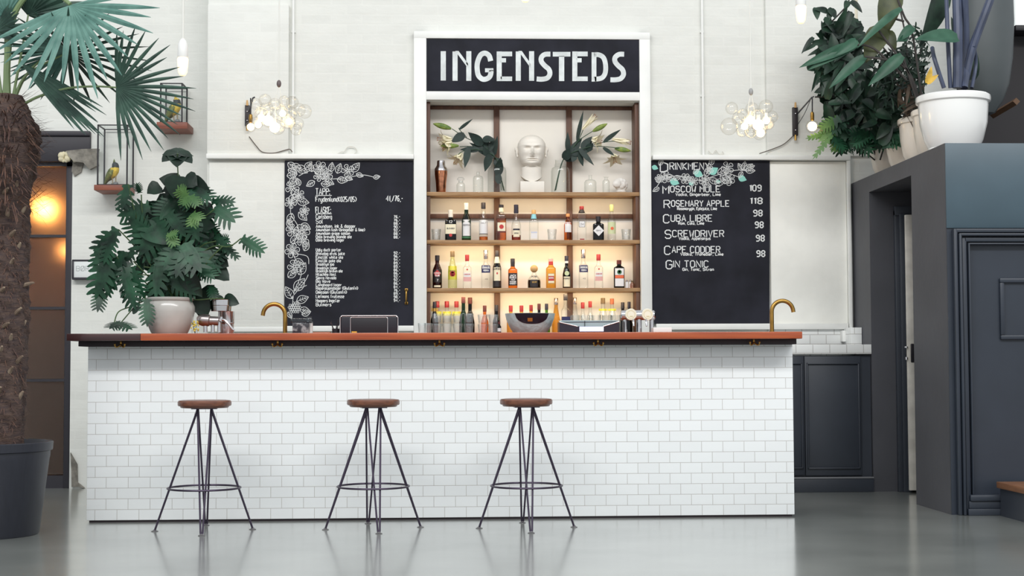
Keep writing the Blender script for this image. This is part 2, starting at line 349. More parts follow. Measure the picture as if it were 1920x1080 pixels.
# white trims round the boards
b = MB(); z0, z1 = P(700, 300, YW).z, P(700, 291, YW).z
b.box(xl-.0, P(776, 295, YW).x, YW-.075, YW, z0, z1, .004); b.box(P(1222, 295, YW).x, P(1590, 295, YW).x, YW-.075, YW, z0, z1, .004)
struct('trim_2', b, M_white, None, 'white horizontal picture rail above both chalkboards')
b = MB(); zb0 = P(700, 621, YW).z; zb1 = P(700, 611, YW).z
b.box(P(534, 500, YW).x, P(776, 500, YW).x, YW-.05, YW, zb0, zb1, .003); b.box(P(1229, 607, YW).x, P(1588, 607, YW).x, YW-.05, YW, P(1400, 618, YW).z, P(1400, 607, YW).z, .003)
b.box(P(390, 500, YW).x, P(534, 500, YW).x, YW-.03, YW, P(460, 622, YW).z, P(460, 612, YW).z, .003)
b.box(P(1588, 500, YW).x, P(1593.5, 500, YW).x, YW-.06, YW, P(1590, 618, YW).z, z0, .003)
b.box(P(1574, 620, YW).x, P(1594, 620, YW).x, YW-.09, YW, P(1580, 641, YW).z, P(1580, 620, YW).z, .004)
struct('trim_3', b, M_white, None, 'white boards edging the bottom of the chalkboards and the right plaster panel')
b = MB(); b.box(P(391, 500, YW).x, P(534, 500, YW).x, YW-.02, YW, P(460, 612, YW).z, P(460, 303, YW).z, .01); 
struct('wall_panel_left', b, M_wall, None, 'white brick panel left of the left chalkboard, behind the big plant')
b = MB(); b.box(P(1444, 500, YW).x, P(1588, 500, YW).x, YW-.02, YW, P(1500, 608, YW).z, P(1500, 303, YW).z, .01)
struct('wall_panel_right', b, M_plaster, None, 'rough white plaster panel between the right chalkboard and the grey wall')
# casing of the niche
b = MB(); zc = P(1000, 62.5, YW).z; xa, xb = P(776, 300, YW).x, P(1219, 300, YW).x
za = zb_n-.05
b.box(xa, xn0+.002, YW-.06, YW, za, zc, .006); b.box(xn1-.002, xb, YW-.06, YW, za, zc, .006)
b.box(xn0, xn1, YW-.055, YW, P(1000, 190, YW).z, P(1000, 174, YW).z, .005); b.box(xa, xb, YW-.062, YW, P(1000, 76, YW).z, zc, .006)
struct('trim_4', b, M_white, None, 'white casing around the lit bottle niche and the name board')
# conduits
for i, (px, pr, y1) in enumerate(((550.5, 2.2, 292), (1316, 2.4, 292), (1604, 4, 120))):
    b = MB(); x = P(px, 100, YW).x; b.tube([(x, YW-.03, P(px, y1, YW).z), (x, YW-.03, zH)], mm(pr, YW), 10)
    if i < 2:
        for yy in (60, 180): b.box(x-.016, x+.016, YW-.018, YW, P(px, yy, YW).z-.008, P(px, yy, YW).z+.008)
    o = b.build('wall_conduit', M_white if i < 2 else mat('cream_pipe', (214, 206, 186), .5))
    tag(o, ('thin white conduit running up the wall right of the left bubble lamp', 'thin white conduit on the wall left of the right bubble lamp', 'cream pipe on the wall behind the upper right plants')[i], 'pipe')

# grey block with the doorway, right
XB, YB, ZB = 3.285, 9.70, 2.405
yd0, yd1, zd = 10.41, 11.45, 2.282
b = MB(); T = .24
b.box(XB, XB+T, YB, yd0, 0, ZB); b.box(XB, XB+T, yd1, YW+.2, 0, ZB); b.box(XB, XB+T, yd0, yd1, zd, ZB)
b.box(XB+T, 7, YB, YB+T, 0, ZB); b.box(XB+T, 7, YB+T, YW+.2, ZB-.12, ZB)
struct('wall_right', b, M_grey, None, 'grey painted block wall with the doorway on the right')
b = MB(); b.box(XB+.0005, 7, YB-.012, YB, P(1850, 428, YB).z, ZB, .003)
struct('trim_5', b, M_band, None, 'smooth blue grey band above the panelled wainscot on the right')
# passage behind the doorway
b = MB(); b.box(XB+T, 6, yd1+.0, yd1+.1, 0, zd+.02); b.box(XB+1.6, XB+1.7, YB+T, yd1+.1, 0, zd+.1)
struct('wall_passage', b, M_grey, None, 'dim grey passage wall inside the doorway')
b = MB(); x0 = XB+T
b.box(x0-.06, x0+.0, yd1-.05, yd1-.01, 0, P(1700, 395, yd1).z, .004); b.box(x0-.03, x0+.03, yd1-.08, yd1-.05, 0, P(1700, 395, yd1).z-.03, .004)
b.box(x0-.06, x0+.7, yd1-.06, yd1-.01, P(1700, 398, yd1).z-.03, P(1700, 388, yd1).z, .004)
struct('trim_6', b, M_cab, None, 'dark door frame inside the grey doorway')
pe = P(1701, 700, yd1-.14)
b = MB(); zt_d = P(1705, 403, yd1-.14).z
b.box(pe.x, pe.x+.055, yd1-.16, yd1-.13, .02, zt_d, .003)
dr2 = struct('door_2', b, mat('worn_white_edge', (206, 202, 194), .6, noise=.12, nscale=9), None, 'open door whose worn white edge shows in the grey doorway')
b = MB(); b.box(pe.x+.056, pe.x+.9, yd1-.16, yd1-.12, .02, zt_d, .003); b.build('door_leaf', M_cab, dr2)
b = MB(); zk = P(1707, 662, yd1-.15).z; b.box(pe.x+.022, pe.x+.05, yd1-.168, yd1-.158, zk-.07, zk+.07, .006); b.build('lock_plate', M_black, dr2)
b = MB(); b.tube([(pe.x-.012, yd1-.165, zk+.04), (pe.x-.012, yd1-.165, zk+.05)], .012); b.tube([(pe.x-.012, yd1-.165, zk-.05), (pe.x-.012, yd1-.165, zk-.03)], .01); b.build('latch', M_steel, dr2)

# panelled wainscot on the block's front
def Q(px, py): return P(px, py, YB)
b = MB(); yF = YB-.012
xs = Q(1786, 600).x; xe = 6.0; zt1 = Q(1840, 430).z
b.box(XB+.0005, xe, YB-.012, YB, 0, zt1)
for k, (d0, w0, th) in enumerate(((0, .025, .045), (.03, .018, .06), (.055, .03, .038), (.092, .012, .05))):
    b.box(xs+d0, xs+d0+w0, yF-th, yF, 0, zt1-d0, .006); b.box(xs+d0+w0*.5, xe, yF-th, yF, zt1-d0-w0, zt1-d0, .006)
struct('trim_7', b, M_panel, None, 'moulded blue grey frame around the wainscot panel on the right')
b = MB(); x0, x1 = Q(1872, 560).x, 5.2; z0, z1 = Q(1880, 637).z, Q(1880, 522).z
for (a0, a1, c0, c1) in ((x0, x1, z1-.03, z1), (x0, x1, z0, z0+.03), (x0, x0+.03, z0+.029, z1-.029)): b.box(a0, a1, yF-.022, yF, c0, c1, .007)
struct('trim_8', b, M_panel, None, 'raised inner moulding on the blue grey wainscot panel')
b = MB(); x0 = Q(1812, 930).x
b.box(x0-.015, xe, yF-.07, yF, 0, Q(1840, 952).z, .005); b.box(x0-.005, xe, yF-.052, yF, Q(1840, 952).z, Q(1840, 938).z, .004); b.box(x0, xe, yF-.066, yF, Q(1840, 938).z, Q(1840, 926).z, .01)
struct('baseboard_right', b, M_panel, None, 'stepped blue grey baseboard under the wainscot')
b = MB(); sx = P(1868, 903, 9.6).x; zs_ = P(1868, 903, 9.6).z
stp = thing('wooden_step', 'low step with brown wooden tread at the bottom right corner', 'step', (sx, 9.0, 0))
b = MB(); b.box(.0, 1.4, -1.2, .6, zs_-.04, zs_, .004); b.build('tread', M_wood if 0 else mat('step_wood', (140, 96, 66), .5, col2=(116, 78, 54), nscale=5, stretch=(8, 1, 8)), stp)
b = MB(); b.box(.025, 1.4, -1.18, .6, 0, zs_-.041); b.build('riser', M_cab, stp)

# upper gallery behind the pots
b = MB(); b.box(xr, 8, 13.2, 13.3, ZB-.2, zH+1); b.box(xr-.02, xr+.0, YW+.3, 13.3, ZB-.2, zH); b.box(xr, 8, YW+.2, 13.3, ZB-.2, ZB-.1)
struct('wall_gallery', b, mat('dark_gallery', (58, 56, 58), .8), None, 'dark upper gallery wall behind the large white pot')
wa = P(1901, 56, 13.15)
b = MB(); b.box(wa.x, wa.x+1.5, 13.1, 13.19, wa.z, wa.z+1.6)
wn = struct('window_1', b, mat('bright_sky_pane', (230, 236, 236), emit=(236, 242, 240), estr=.75), None, 'bright window at the top right edge of the gallery')
b = MB(); b.box(wa.x-.06, wa.x+1.6, 12.95, 13.19, wa.z-.05, wa.z, .005); b.build('window_sill', M_black, wn)
bb = MB(); bb.tube([P(1862, 216, 12.5), P(1906, 190, 12.0)], .03, 4); o = bb.build('timber_brace', mat('old_timber', (112, 84, 62), .7)); tag(o, 'brown timber brace in the dark behind the large white pot', 'beam')
o = MB().lathe([(.01, -.02), (.06, 0), (.12, .09), (.17, .22), (.2, .42), (.215, .7), (.21, 1.1), (.2, 1.6)], P(1851, 212, 11.3), 28, 1.0, .8).build('hanging_duct', mat('grey_duct', (76, 82, 84), .45, noise=.12, nscale=2))
tag(o, 'large grey rounded duct hanging behind the big white pot', 'duct')

# ------------------------------------------------------------------ low cabinet and tiles behind the bar's right end
Yk = 11.455
def K(px, py): return P(px, py, Yk)
cx0 = K(1440, 700).x; zc1 = K(1560, 667).z; zk0 = K(1560, 894).z
cab = thing('back_cabinet', 'dark grey panelled cabinet standing behind the right end of the bar', 'cabinet', ((cx0+XB)/2, YW-.25, 0))
ox, oy = (cx0+XB)/2, YW-.25
b = MB(); b.box(cx0-ox, XB-ox-.004, Yk+.02-oy, YW-oy-.004, .0, zc1); b.build('body', M_cab, cab)
for (p0, p1) in ((1450, 1505), (1513, 1612)):
    b = MB(); xa_, xb_ = K(p0, 780).x-ox, K(p1, 780).x-ox; za_, zb_ = K(p1, 879).z, K(p1, 680).z
    b.box(xa_-.013, xb_+.013, Yk-oy, Yk+.02-oy, za_-.05, zb_+.05, .004)
    for (q0, q1, r0, r1) in ((xa_, xa_+.012, za_, zb_), (xb_-.012, xb_, za_, zb_), (xa_, xb_, zb_-.012, zb_), (xa_, xb_, za_, za_+.012)): b.box(q0, q1, Yk-.014-oy, Yk-oy, r0, r1, .004)
    b.build('door', M_cab, cab)
b = MB(); b.box(cx0-ox, XB-ox-.004, Yk-.03-oy, Yk+.02-oy, 0, zk0-.012, .003); b.build('kick_board', M_cab, cab)
b = MB(); b.box(cx0-ox, XB-ox-.004, Yk-.036-oy, Yk-oy, zk0-.012, zk0, .003); b.build('base_ledge', mat('ledge_grey', (120, 122, 126), .4), cab)  # ledge in a lighter grey than the cabinet
b = MB(); zt2 = K(1560, 646).z; b.box(cx0, XB-.002, Yk-.012, Yk+.03, zc1+.012, zt2, .003); b.box(cx0, XB-.002, Yk+.03, YW-.1, zt2-.03, zt2)
tl = b.build('tiled_ledge', M_tile2); tag(tl, 'white tiled ledge on top of the dark back cabinet', 'ledge')
b = MB(); b.box(P(1440, 640, YW).x, XB-.003, YW-.02, YW-.001, zt2-.1, P(1500, 617, YW).z, .002); b.box(P(1596, 640, 11.7).x, XB-.003, 11.7, YW-.02, zt2-.02, P(1610, 614, 11.7).z, .002)
bs = struct('wall_backsplash', b, M_tile2, None, 'white tiled backsplash above the tiled ledge at the right')
# ------------------------------------------------------------------ the bar
xc0, xc1, zct = -2.206, 2.259, 1.132
bar = thing('bar_counter', 'long white tiled bar counter standing across the hall', 'counter', ((xc0+xc1)/2, YC+.3, 0)); bx, by = bar.location.x, bar.location.y
b = MB(); b.box(xc0-bx, xc1-bx, YC-by, YC+.62-by, .013, zct-.034, .004); b.build('tiled_body', M_tile, bar)
b = MB(); b.box(xc0-bx+.015, xc1-bx-.015, YC-by+.012, YC+.6-by, 0, .0128); b.build('plinth', M_rail, bar)
YO = YC-.22; xo0, xo1 = -2.287, 2.271; ztop = 1.176
top = thing('bar_worktop', 'reddish brown wooden worktop lying on the white tiled bar', 'worktop', (0, YC, zct))
xj = P(263, 630, YO).x
b = MB(); b.box(xj+.0005, xo1, YO-YC, .66, 0, ztop-zct, .004); b.build('board', M_top, top)
b = MB(); b.box(xo0, xj, YO-YC, .66, 0, ztop-zct, .004); o = b.build('board', M_topD, top); tag(o, 'dark left end of the worktop')  # left end board in a darker brown
b = MB(); b.box(-2.243-bx, 2.262-bx, YC-.1-by, YC+.62-by, zct-.0335, zct-.0005, .003); b.build('support_rail', M_rail, bar)
for px in (225, 520, 824, 1122, 1415):
    x = P(px, 645, YC-.13).x-bx; b = MB(); y0 = YC-.1-by
    b.box(x-.006, x+.006, y0-.008, y0, zct-.03, zct-.002, .002)
    for s in (-1, 1): b.tube(curve([(x, y0-.008, zct-.02), (x+s*.012, y0-.022, zct-.035), (x+s*.026, y0-.032, zct-.037), (x+s*.03, y0-.036, zct-.024)], 5), .0045, 8); b.ball((x+s*.03, y0-.036, zct-.022), .007, u=10, v=6)
    b.build('coat_hook', M_brass, bar)

# ------------------------------------------------------------------ bar stools
def make_stool():
    t = thing('bar_stool', 'x', 'stool', (0, 0, 0), 'bar stools in front of the counter')
    b = MB(); R1 = .158
    b.lathe([(0, .726), (R1-.022, .726), (R1-.016, .730), (R1-.014, .736), (R1-.004, .738), (R1, .744), (R1, .762), (R1-.006, .770), (R1-.03, .773), (0, .773)], seg=48, caps=False); b.build('seat', M_seat, t)
    b = MB(); b.box(-.075, .075, -.075, .075, .720, .7255); b.build('mounting_plate', M_leg, t)
    rf = .285; a = .04
    for k in range(4):
        an = k*PI/2; ca, sa = math.cos(an), math.sin(an)
        def w(u, v, z): return (u*ca-v*sa, u*sa+v*ca, z)
        b = MB()
        for s in (-1, 1): b.tube([w(a, s*a, .722), w(a+.006, s*a*.96, .70), w(rf-.004, s*.006, .018), w(rf, s*.004, .006)], .0058, 8)
        lg = b.build('leg', M_leg, t)
        b = MB(); c = w(rf, 0, 0); b.lathe([(0, 0), (.02, 0), (.021, .003), (.012, .007), (.008, .012), (0, .012)], c, 16, caps=False); b.build('foot_pad', M_steel if 0 else mat('dull_steel', (140, 138, 140), .35, metal=.9), lg)
    b = MB(); rr = .2135; n = 48; zr = .252
    b.grid([[((rr+.006*math.cos(v))*math.cos(u), (rr+.006*math.cos(v))*math.sin(u), zr+.006*math.sin(v)) for v in [2*PI*j/8 for j in range(8)]] for u in [2*PI*i/n for i in range(n+1)]], True)
    b.build('foot_ring', M_leg, t)
    return t
st0 = make_stool()
for i, (x, y, a, lab) in enumerate(((-1.401, 9.157, 6, 'reddish brown round wooden bar stool nearest the black palm tub, leftmost of three'), (-.400, 9.178, 9, 'round wooden bar stool in the middle of the three, under the till screen'), (.517, 9.142, 2, 'lighter brown round wooden bar stool, rightmost, below the metal bowl'))):
    s = st0 if i == 0 else copy_tree(st0); s.location = (x, y, 0); s.rotation_euler.z = math.radians(a); s['label'] = lab

# ------------------------------------------------------------------ name board
YS = YW-.052
sb = thing('name_board', 'black board with large hand painted white name above the niche', 'sign', P(996, 175, YS))
ox = sb.location.copy()
def loc(px, py, Y): return P(px, py, Y)-ox
b = MB(); p0, p1 = P(793, 174, YW), P(1200, 76, YW)
b.box(p0.x-ox.x, p1.x-ox.x, -.0, .05, P(1000, 174.2, YW).z-ox.z, P(1000, 76, YW).z-ox.z, .002); b.build('board', M_board, sb)
def fz(x, y): return P(760+x/4, 40+y/4, YS-.0015)-ox
b = MB()
def st(pts, w): b.stroke(pts, w, fz)
def bar_(x0, x1, y0, y1): b.face([fz(x0, y0), fz(x1, y0), fz(x1, y1), fz(x0, y1)])
bar_(265, 304, 224, 444)
def letterN(x0, x1): bar_(x0, x0+38, 226, 446); bar_(x1-38, x1, 224, 446); b.face([fz(x0+20, 222), fz(x0+45, 222), fz(x1-25, 318), fz(x1-25, 352)])
letterN(354, 495)
st(curve2([(640, 298), (628, 258), (598, 239), (566, 252), (545, 295), (538, 340), (546, 400), (572, 430), (600, 434), (628, 420), (641, 392), (641, 352)], 6), 38); bar_(598, 660, 352, 382)
def letterE(x0): bar_(x0, x0+38, 226, 448); bar_(x0+30, x0+116, 227, 262); bar_(x0+30, x0+70, 276, 308); bar_(x0+30, x0+116, 414, 448)
letterE(685); letterN(828, 966)
st(curve2([(1088, 246), (1048, 248), (1022, 268), (1020, 300), (1045, 332), (1076, 360), (1084, 394), (1066, 424), (1026, 434), (985, 432)], 6), 37)
bar_(1106, 1238, 229, 264); bar_(1152, 1192, 260, 448)
letterE(1252)
bar_(1397, 1433, 232, 452); st(curve2([(1415, 250), (1455, 252), (1488, 276), (1502, 330), (1498, 390), (1470, 426), (1415, 434)], 6), 36)
st(curve2([(1641, 247), (1603, 248), (1574, 270), (1573, 302), (1598, 334), (1628, 362), (1636, 398), (1616, 428), (1580, 438), (1538, 438)], 6), 37)
b.build('lettering', mat('white_signpaint', (214, 220, 220), .7, noise=.13, nscale=14), sb)

# ------------------------------------------------------------------ chalkboards
YBd = YW-.03
def leafline(b, fn, cx, cy, L, a, w=.8, veins=True, sw=1.0):
    ca, sa = math.cos(a), math.sin(a)
    def tr(u, v): return (cx+u*ca-v*sa, cy+u*sa+v*ca)
    for s in (1, -1): b.stroke([tr(u*L, s*w*L*.36*math.sin(PI*u**.8)*(1)) for u in [i/8 for i in range(9)]], sw, fn)
    b.stroke([tr(0, 0), tr(L*.9, 0)], sw*.8, fn)
    if veins:
        for u in (.25, .45, .65):
            for s in (1, -1): b.stroke([tr(u*L, 0), tr((u+.16)*L, s*w*L*.2)], sw*.7, fn)
def flower(b, fn, cx, cy, r, n, a0, sw=1.0):
    for k in range(n):
        a = a0+2*PI*k/n
        pts = [(cx+r*(.18+.82*q)*math.cos(a+h), cy+r*(.18+.82*q)*math.sin(a+h)) for q, h in ((0, 0), (.4, -.38), (.85, -.36), (1, 0), (.85, .36), (.4, .38), (0, 0))]
        b.stroke(curve2(pts, 3), sw, fn); b.stroke([(cx+r*.25*math.cos(a), cy+r*.25*math.sin(a)), (cx+r*.75*math.cos(a+.1), cy+r*.75*math.sin(a+.1))], sw*.7, fn)
    b.stroke([(cx+r*.16*math.cos(q), cy+r*.16*math.sin(q)) for q in [2*PI*i/8 for i in range(9)]], sw, fn)
def board(name, label, px0, px1, py0, py1):
    t = thing(name, label, 'chalkboard', P((px0+px1)/2, py1, YBd)); o = t.location.copy()
    b = MB(); b.prism([P(px0, py0, YBd)-o, P(px1, py0, YBd)-o, P(px1, py1, YBd)-o, P(px0, py1, YBd)-o], (0, .028, 0)); b.build('board', M_board, t)
    return t, (lambda x, y: P(x, y, YBd-.0012)-o)
cb, fn = board('chalkboard', 'left black chalkboard listing tap and bottled beers, white flower border, brass pull', 534, 774.5, 301, 611)
b = MB(); write(b, 'TAPP:', 592, 365, 11.5, 1.5, fn, 618); b.stroke([(592, 366.5), (622, 366.5)], 1.3, fn); b.build('heading', M_chalk, cb); b = MB(); write(b, 'FLASKE:', 592, 399.5, 11.5, 1.4, fn, 620); b.stroke([(592, 401), (622, 401)], 1.2, fn); b.build('heading', M_chalk, cb)
b = MB(); write(b, 'Frydenlund(025/05)', 592, 378, 9, 1.35, fn, 668); b.build('beer_line', M_chalk, cb)
for s, base, x1, h in (('Carlsberg', 410, 622, 7.5), ('Sol', 419, 605, 8), ('Amundsen, ink & dagger', 427, 666, 6), ('Amundsen lush (bringebær & lime)', 433.5, 684, 5.6), ('Amundsen grape saison', 440, 656, 5.2), ('Oslo brewing blonde ale', 446.5, 659, 5.4), ('Oslo brewing lager', 452.5, 645, 5.2),
    ('Ugly duck porter', 471, 639, 5.4), ('Brewdog elvis juice', 478, 646, 5.4), ('Einstök white ale', 485, 643, 5.4), ('Einstök pale ale', 491.5, 639, 5.2), ('Brooklyn ipa', 498, 626, 5.4), ('Brooklyn lager', 505, 632, 5.2), ('Brooklyn brown ale', 510.5, 642, 5), ('Hitachino Nest', 517, 630, 5.2), ('Sierra Nevada', 523.5, 630, 5.2), ('Big Wave', 530, 619, 5.4), ('Longboard lager', 536.5, 640, 5.2), ('Reparasjonsbajer (Glutenfri)', 543, 671, 5.6), ('Omission (Glutenfri)', 550.5, 650, 5.8), ('Liefmans fruitesse', 558.5, 645, 5.8), ('Hoopers Ingefær', 566.5, 637, 5.8), ('Bulmers', 574, 621, 6)):
    b = MB(); write(b, s, 592.5, base, h, 1.15, fn, x1); b.build('beer_line', M_chalk, cb)
b = MB(); write(b, '41,/76,-', 724, 377, 10, 1.5, fn, 755); b.build('price', M_chalk, cb)
for i, v in enumerate(('76,-', '76,-', '88,-', '90,-', '92,-', '88,-', '88,-')): b = MB(); write(b, v, 738.5, 408.5+i*6.4, 4.6, 1.05, fn, 750); b.build('price', M_chalk, cb)
for i, v in enumerate(('92,-', '96,-', '94,-', '89,-', '89,-', '86,-', '86,-', '92,-', '92,-', '86,-', '84,-', '76,-', '89,-', '98,-', '94,-')): b = MB(); write(b, v, 738.5, 476.5+i*6.35, 4.6, 1.05, fn, 750); b.build('price', M_chalk, cb)
b = MB(); r = random.Random(5)
for (x, y, L, a) in ((540, 305, 20, 40), (548, 308, 22, 35), (556, 312, 24, 30), (540, 318, 18, 20), (538, 330, 20, -10), (572, 318, 20, -50), (585, 322, 16, -100), (620, 322, 18, -80), (632, 325, 20, -70), (660, 322, 22, -50), (668, 326, 14, 20), (648, 332, 14, 20), (700, 333, 13, -10), (590, 340, 18, 150), (610, 338, 18, 25), (632, 336, 20, 10), (602, 344, 18, 10),
    (545, 345, 18, -60), (562, 348, 15, -110), (540, 378, 24, -30), (556, 376, 24, 10), (548, 400, 22, 110), (560, 398, 22, 45), (540, 412, 18, 70), (565, 420, 20, 30), (545, 455, 22, -40), (570, 470, 18, -60), (552, 488, 20, 20), (540, 520, 22, -40), (560, 515, 26, -60), (552, 545, 30, -50), (548, 560, 26, -120), (556, 565, 24, -20), (540, 585, 14, 60), (562, 580, 20, 10), (566, 590, 18, -20)): leafline(b, fn, x, y, L, math.radians(a), .85, True, 1.0)
for (x, y, rr, n) in ((600, 315, 13, 6), (612, 328, 12, 6), (598, 330, 10, 5), (652, 320, 12, 5), (548, 352, 13, 5), (560, 366, 11, 5), (566, 435, 15, 6), (548, 432, 12, 5), (548, 470, 14, 6), (568, 452, 11, 5), (552, 500, 13, 5), (545, 380, 11, 5), (571, 395, 9, 5)): flower(b, fn, x, y, rr, n, r.uniform(0, 2), 1.0)
for pts in ([(560, 330), (585, 320), (610, 335), (650, 333), (680, 328), (704, 333)], [(540, 340), (548, 370), (545, 400), (560, 430), (548, 470), (565, 510), (552, 545), (548, 575)], [(545, 560), (570, 530), (578, 515)], [(550, 545), (575, 535)], [(545, 475), (575, 480), (579, 495)]): b.stroke(curve2(pts, 6), 1.0, fn)
for i in range(5):
    for j in range(6):
        x = 542+j*4.2+(i % 2)*2.1; y = 568+i*4.2
        if (x-553)**2/130+(y-577)**2/110 < 1: b.stroke([(x+2*math.cos(q), y+2*math.sin(q)) for q in [2*PI*k/7 for k in range(8)]], .8, fn)
b.build('flower_border', M_chalk, cb)
b = MB(); h = fn(762, 556); zA, zB = fn(762, 541).z, fn(762, 571).z
b.box(h.x-.013, h.x+.013, -.010, -.001, zA-.02, zA, .003); b.box(h.x-.013, h.x+.013, -.010, -.001, zB, zB+.02, .003)
b.tube(curve([(h.x, -.008, zA-.01), (h.x, -.03, zA-.025), (h.x, -.036, h.z), (h.x, -.03, zB+.025), (h.x, -.008, zB+.01)], 5), [.006]*5+[.007]*5+[.009]*5+[.006]*6 if 0 else .0075, 10); b.build('pull_handle', M_brass, cb)

cb2, fn = board('chalkboard', 'right black chalkboard with the hand lettered drinks menu and teal leaves', 1219, 1443, 301, 607)
b = MB(); write(b, 'D', 1238, 322, 17, 2.0, fn, 1252); write(b, 'RINKMENY', 1256, 318, 13, 1.7, fn, 1330); b.build('heading', M_chalk, cb2)
for s, x0, x1, base, h, sub, sx0, sx1, sb_ in (('MOSCOW MULE', 1243, 1350, 360, 11, 'Vodka, Gingerbeer, Lime', 1267, 1351, 367), ('ROSEMARY APPLE', 1245, 1367, 387, 11, 'Rosemarygin, Eplejuice, Lime', 1270, 1344, 393.5), ('CUBA LIBRE', 1244, 1335, 415, 12, 'Rom, Cola, Lime', 1272, 1320, 421), ('SCREWDRIVER', 1247, 1357, 444, 12, 'Vodka, Appelsinjus', 1273, 1332, 449.5), ('CAPE CODDER', 1246, 1350, 474, 12, 'Vodka, Tranebær, Lime', 1276, 1356, 479), ('GIN TONIC', 1249, 1328, 501, 12, 'Gin, Tonic, Sitron', 1280, 1338, 507.5)):
    b = MB(); b2 = MB(); write(b, s[0], x0, base+3, h+3.5, 1.9, fn, x0+11); write(b, s[1:], x0+14, base, h, 1.7, fn, x1); write(b2, sub, sx0, sb_, 5, 1.2, fn, sx1); b.build('drink_name', M_chalk, cb2); b2.build('ingredient_line', M_chalk, cb2)
for s, x0, x1, base in (('109', 1406, 1427, 358), ('118', 1407, 1429, 382), ('98', 1413, 1429, 405), ('98', 1416, 1431, 427), ('98', 1418, 1433, 452), ('98', 1419, 1434, 481)): b = MB(); write(b, s, x0, base, 11, 2.1, fn, x1); b.build('price', M_chalk, cb2)
b = MB()
for (x, y, L, a) in ((1236, 310, 14, -60), (1230, 340, 16, -40), (1236, 352, 14, 150), (1250, 330, 18, 20), (1262, 336, 16, -20), (1290, 330, 14, 60), (1300, 326, 14, -40), (1322, 330, 20, -60), (1330, 336, 20, 20), (1332, 310, 16, -70), (1345, 325, 24, -20), (1350, 330, 26, 30), (1316, 345, 18, 10), (1340, 345, 22, -20), (1392, 320, 16, -120), (1394, 320, 18, -80), (1396, 320, 20, -40), (1398, 320, 18, 0), (1392, 322, 14, 120), (1400, 316, 16, -20)): leafline(b, fn, x, y, L, math.radians(a), .8, True, .9)
for (x, y, rr, n) in ((1248, 332, 11, 6), (1285, 335, 10, 6), (1300, 340, 9, 5), (1320, 338, 10, 6), (1364, 315, 12, 5), (1366, 336, 12, 6), (1236, 335, 8, 5), (1330, 318, 8, 5)): flower(b, fn, x, y, rr, n, x, .9)
for pts in ([(1230, 352), (1245, 335), (1275, 330), (1310, 338), (1345, 328), (1375, 320), (1398, 318)], [(1360, 322), (1385, 332)]): b.stroke(curve2(pts, 6), 1, fn)
b.build('flower_border', M_chalk, cb2)
b = MB()
for (x, y, L, a) in ((1222, 312, 13, 20), (1256, 338, 19, 20), (1301, 322, 19, 25), (1330, 326, 20, -35), (1292, 346, 11, -30), (1342, 341, 10, 0), (1384, 332, 17, 20)):
    ca, sa = math.cos(math.radians(a)), math.sin(math.radians(a)); pts = []
    for s in (1, -1):
        us = [i/7 for i in range(8)]
        for u in (us if s == 1 else us[::-1][1:-1]):
            q = (u*L, s*.36*L*math.sin(PI*u**.8)); pts.append(fn(x+q[0]*ca-q[1]*sa, y+q[0]*sa+q[1]*ca)+Vector((0, .0004, 0)))
    b.face(pts)
o = b.build('painted_leaves', M_teal, cb2); tag(o, 'pale teal chalk leaves')

# ------------------------------------------------------------------ small white sign by the door
Yq = YL-.06
ls = thing('wall_sign', 'small white light box sign with black frame beside the glazed door', 'sign', P(177, 523, Yq)); o = ls.location.copy()
def G(px, py, d=0): return P(px, py, Yq)-o+Vector((0, d, 0))
b = MB(); a, c = G(136.5, 522), G(217, 488)
b.box(a.x, c.x, .0, .058, a.z, c.z, .003); b.build('light_box', mat('white_acrylic', (226, 230, 229), .35), ls)
b = MB()
for (q0, q1, r0, r1) in ((a.x-.006, c.x+.006, a.z-.01, a.z+.008), (a.x-.006, c.x+.006, c.z-.008, c.z+.006), (a.x-.008, a.x+.008, a.z, c.z), (c.x-.008, c.x+.008, a.z, c.z)): b.box(q0, q1, -.006, .058, r0, r1, .002)
b.build('frame', M_iron, ls)
b = MB(); write(b, 'BØRT', 143, 508, 9, .9, lambda x, y: G(x, y, -.0015), 176); b.build('lettering', mat('pale_grey_ink', (168, 172, 172), .7), ls)
# ------------------------------------------------------------------ lit shelf unit in the niche
YF, YBk = YW-.012, YW+.205                      # shelf front, back panel
su = thing('shelving_unit', 'built in wooden shelves lit from behind, full of bottles', 'shelves', ((xn0+xn1)/2, YW+.1, zb_n)); o = su.location.copy()
def ub(x0, x1, y0, y1, z0, z1, bev=0.002): return MB().box(x0-o.x, x1-o.x, y0-o.y, y1-o.y, z0-o.z, z1-o.z, bev)
e_ = .003
ub(xn0+e_, xn1-e_, YBk, YBk+.004, zb_n-.025, zt_n-e_, 0).build('back_panel', mat('cream_panel', (240, 235, 226), .7, noise=.03, nscale=3), su)
SH = [2.3335, 1.9535, 1.5745, zb_n]            # shelf tops
for i, z in enumerate(SH): ub(xn0+e_, xn1-e_, YF, YBk-.001, z-(.030 if i < 3 else .024), z).build('shelf', M_wood, su)
segs = [(zt_n-e_, SH[0])]+[(SH[i]-.0305, SH[i+1]) for i in range(3)]
for z1, z0 in segs:
    for (a, c) in ((xn0+e_, xn0+.030), (xn1-.034, xn1-e_)): ub(a, c, YF+.012, YBk-.001, z0+.0005, z1-.0005).build('side_board', M_woodD, su)
    for px in (931.5, 1067.5):
        x = P(px, 400, YBk).x; ub(x-.023, x+.023, YBk-.032, YBk-.001, z0+.0005, z1-.0005).build('upright', M_woodD, su)
zr0, zr1 = P(1000, 409.5, YBk-.03).z, P(1000, 401, YBk-.03).z
xs_ = [xn0+.031, P(931.5, 400, YBk).x-.0235, P(931.5, 400, YBk).x+.0235, P(1067.5, 400, YBk).x-.0235, P(1067.5, 400, YBk).x+.0235, xn1-.035]
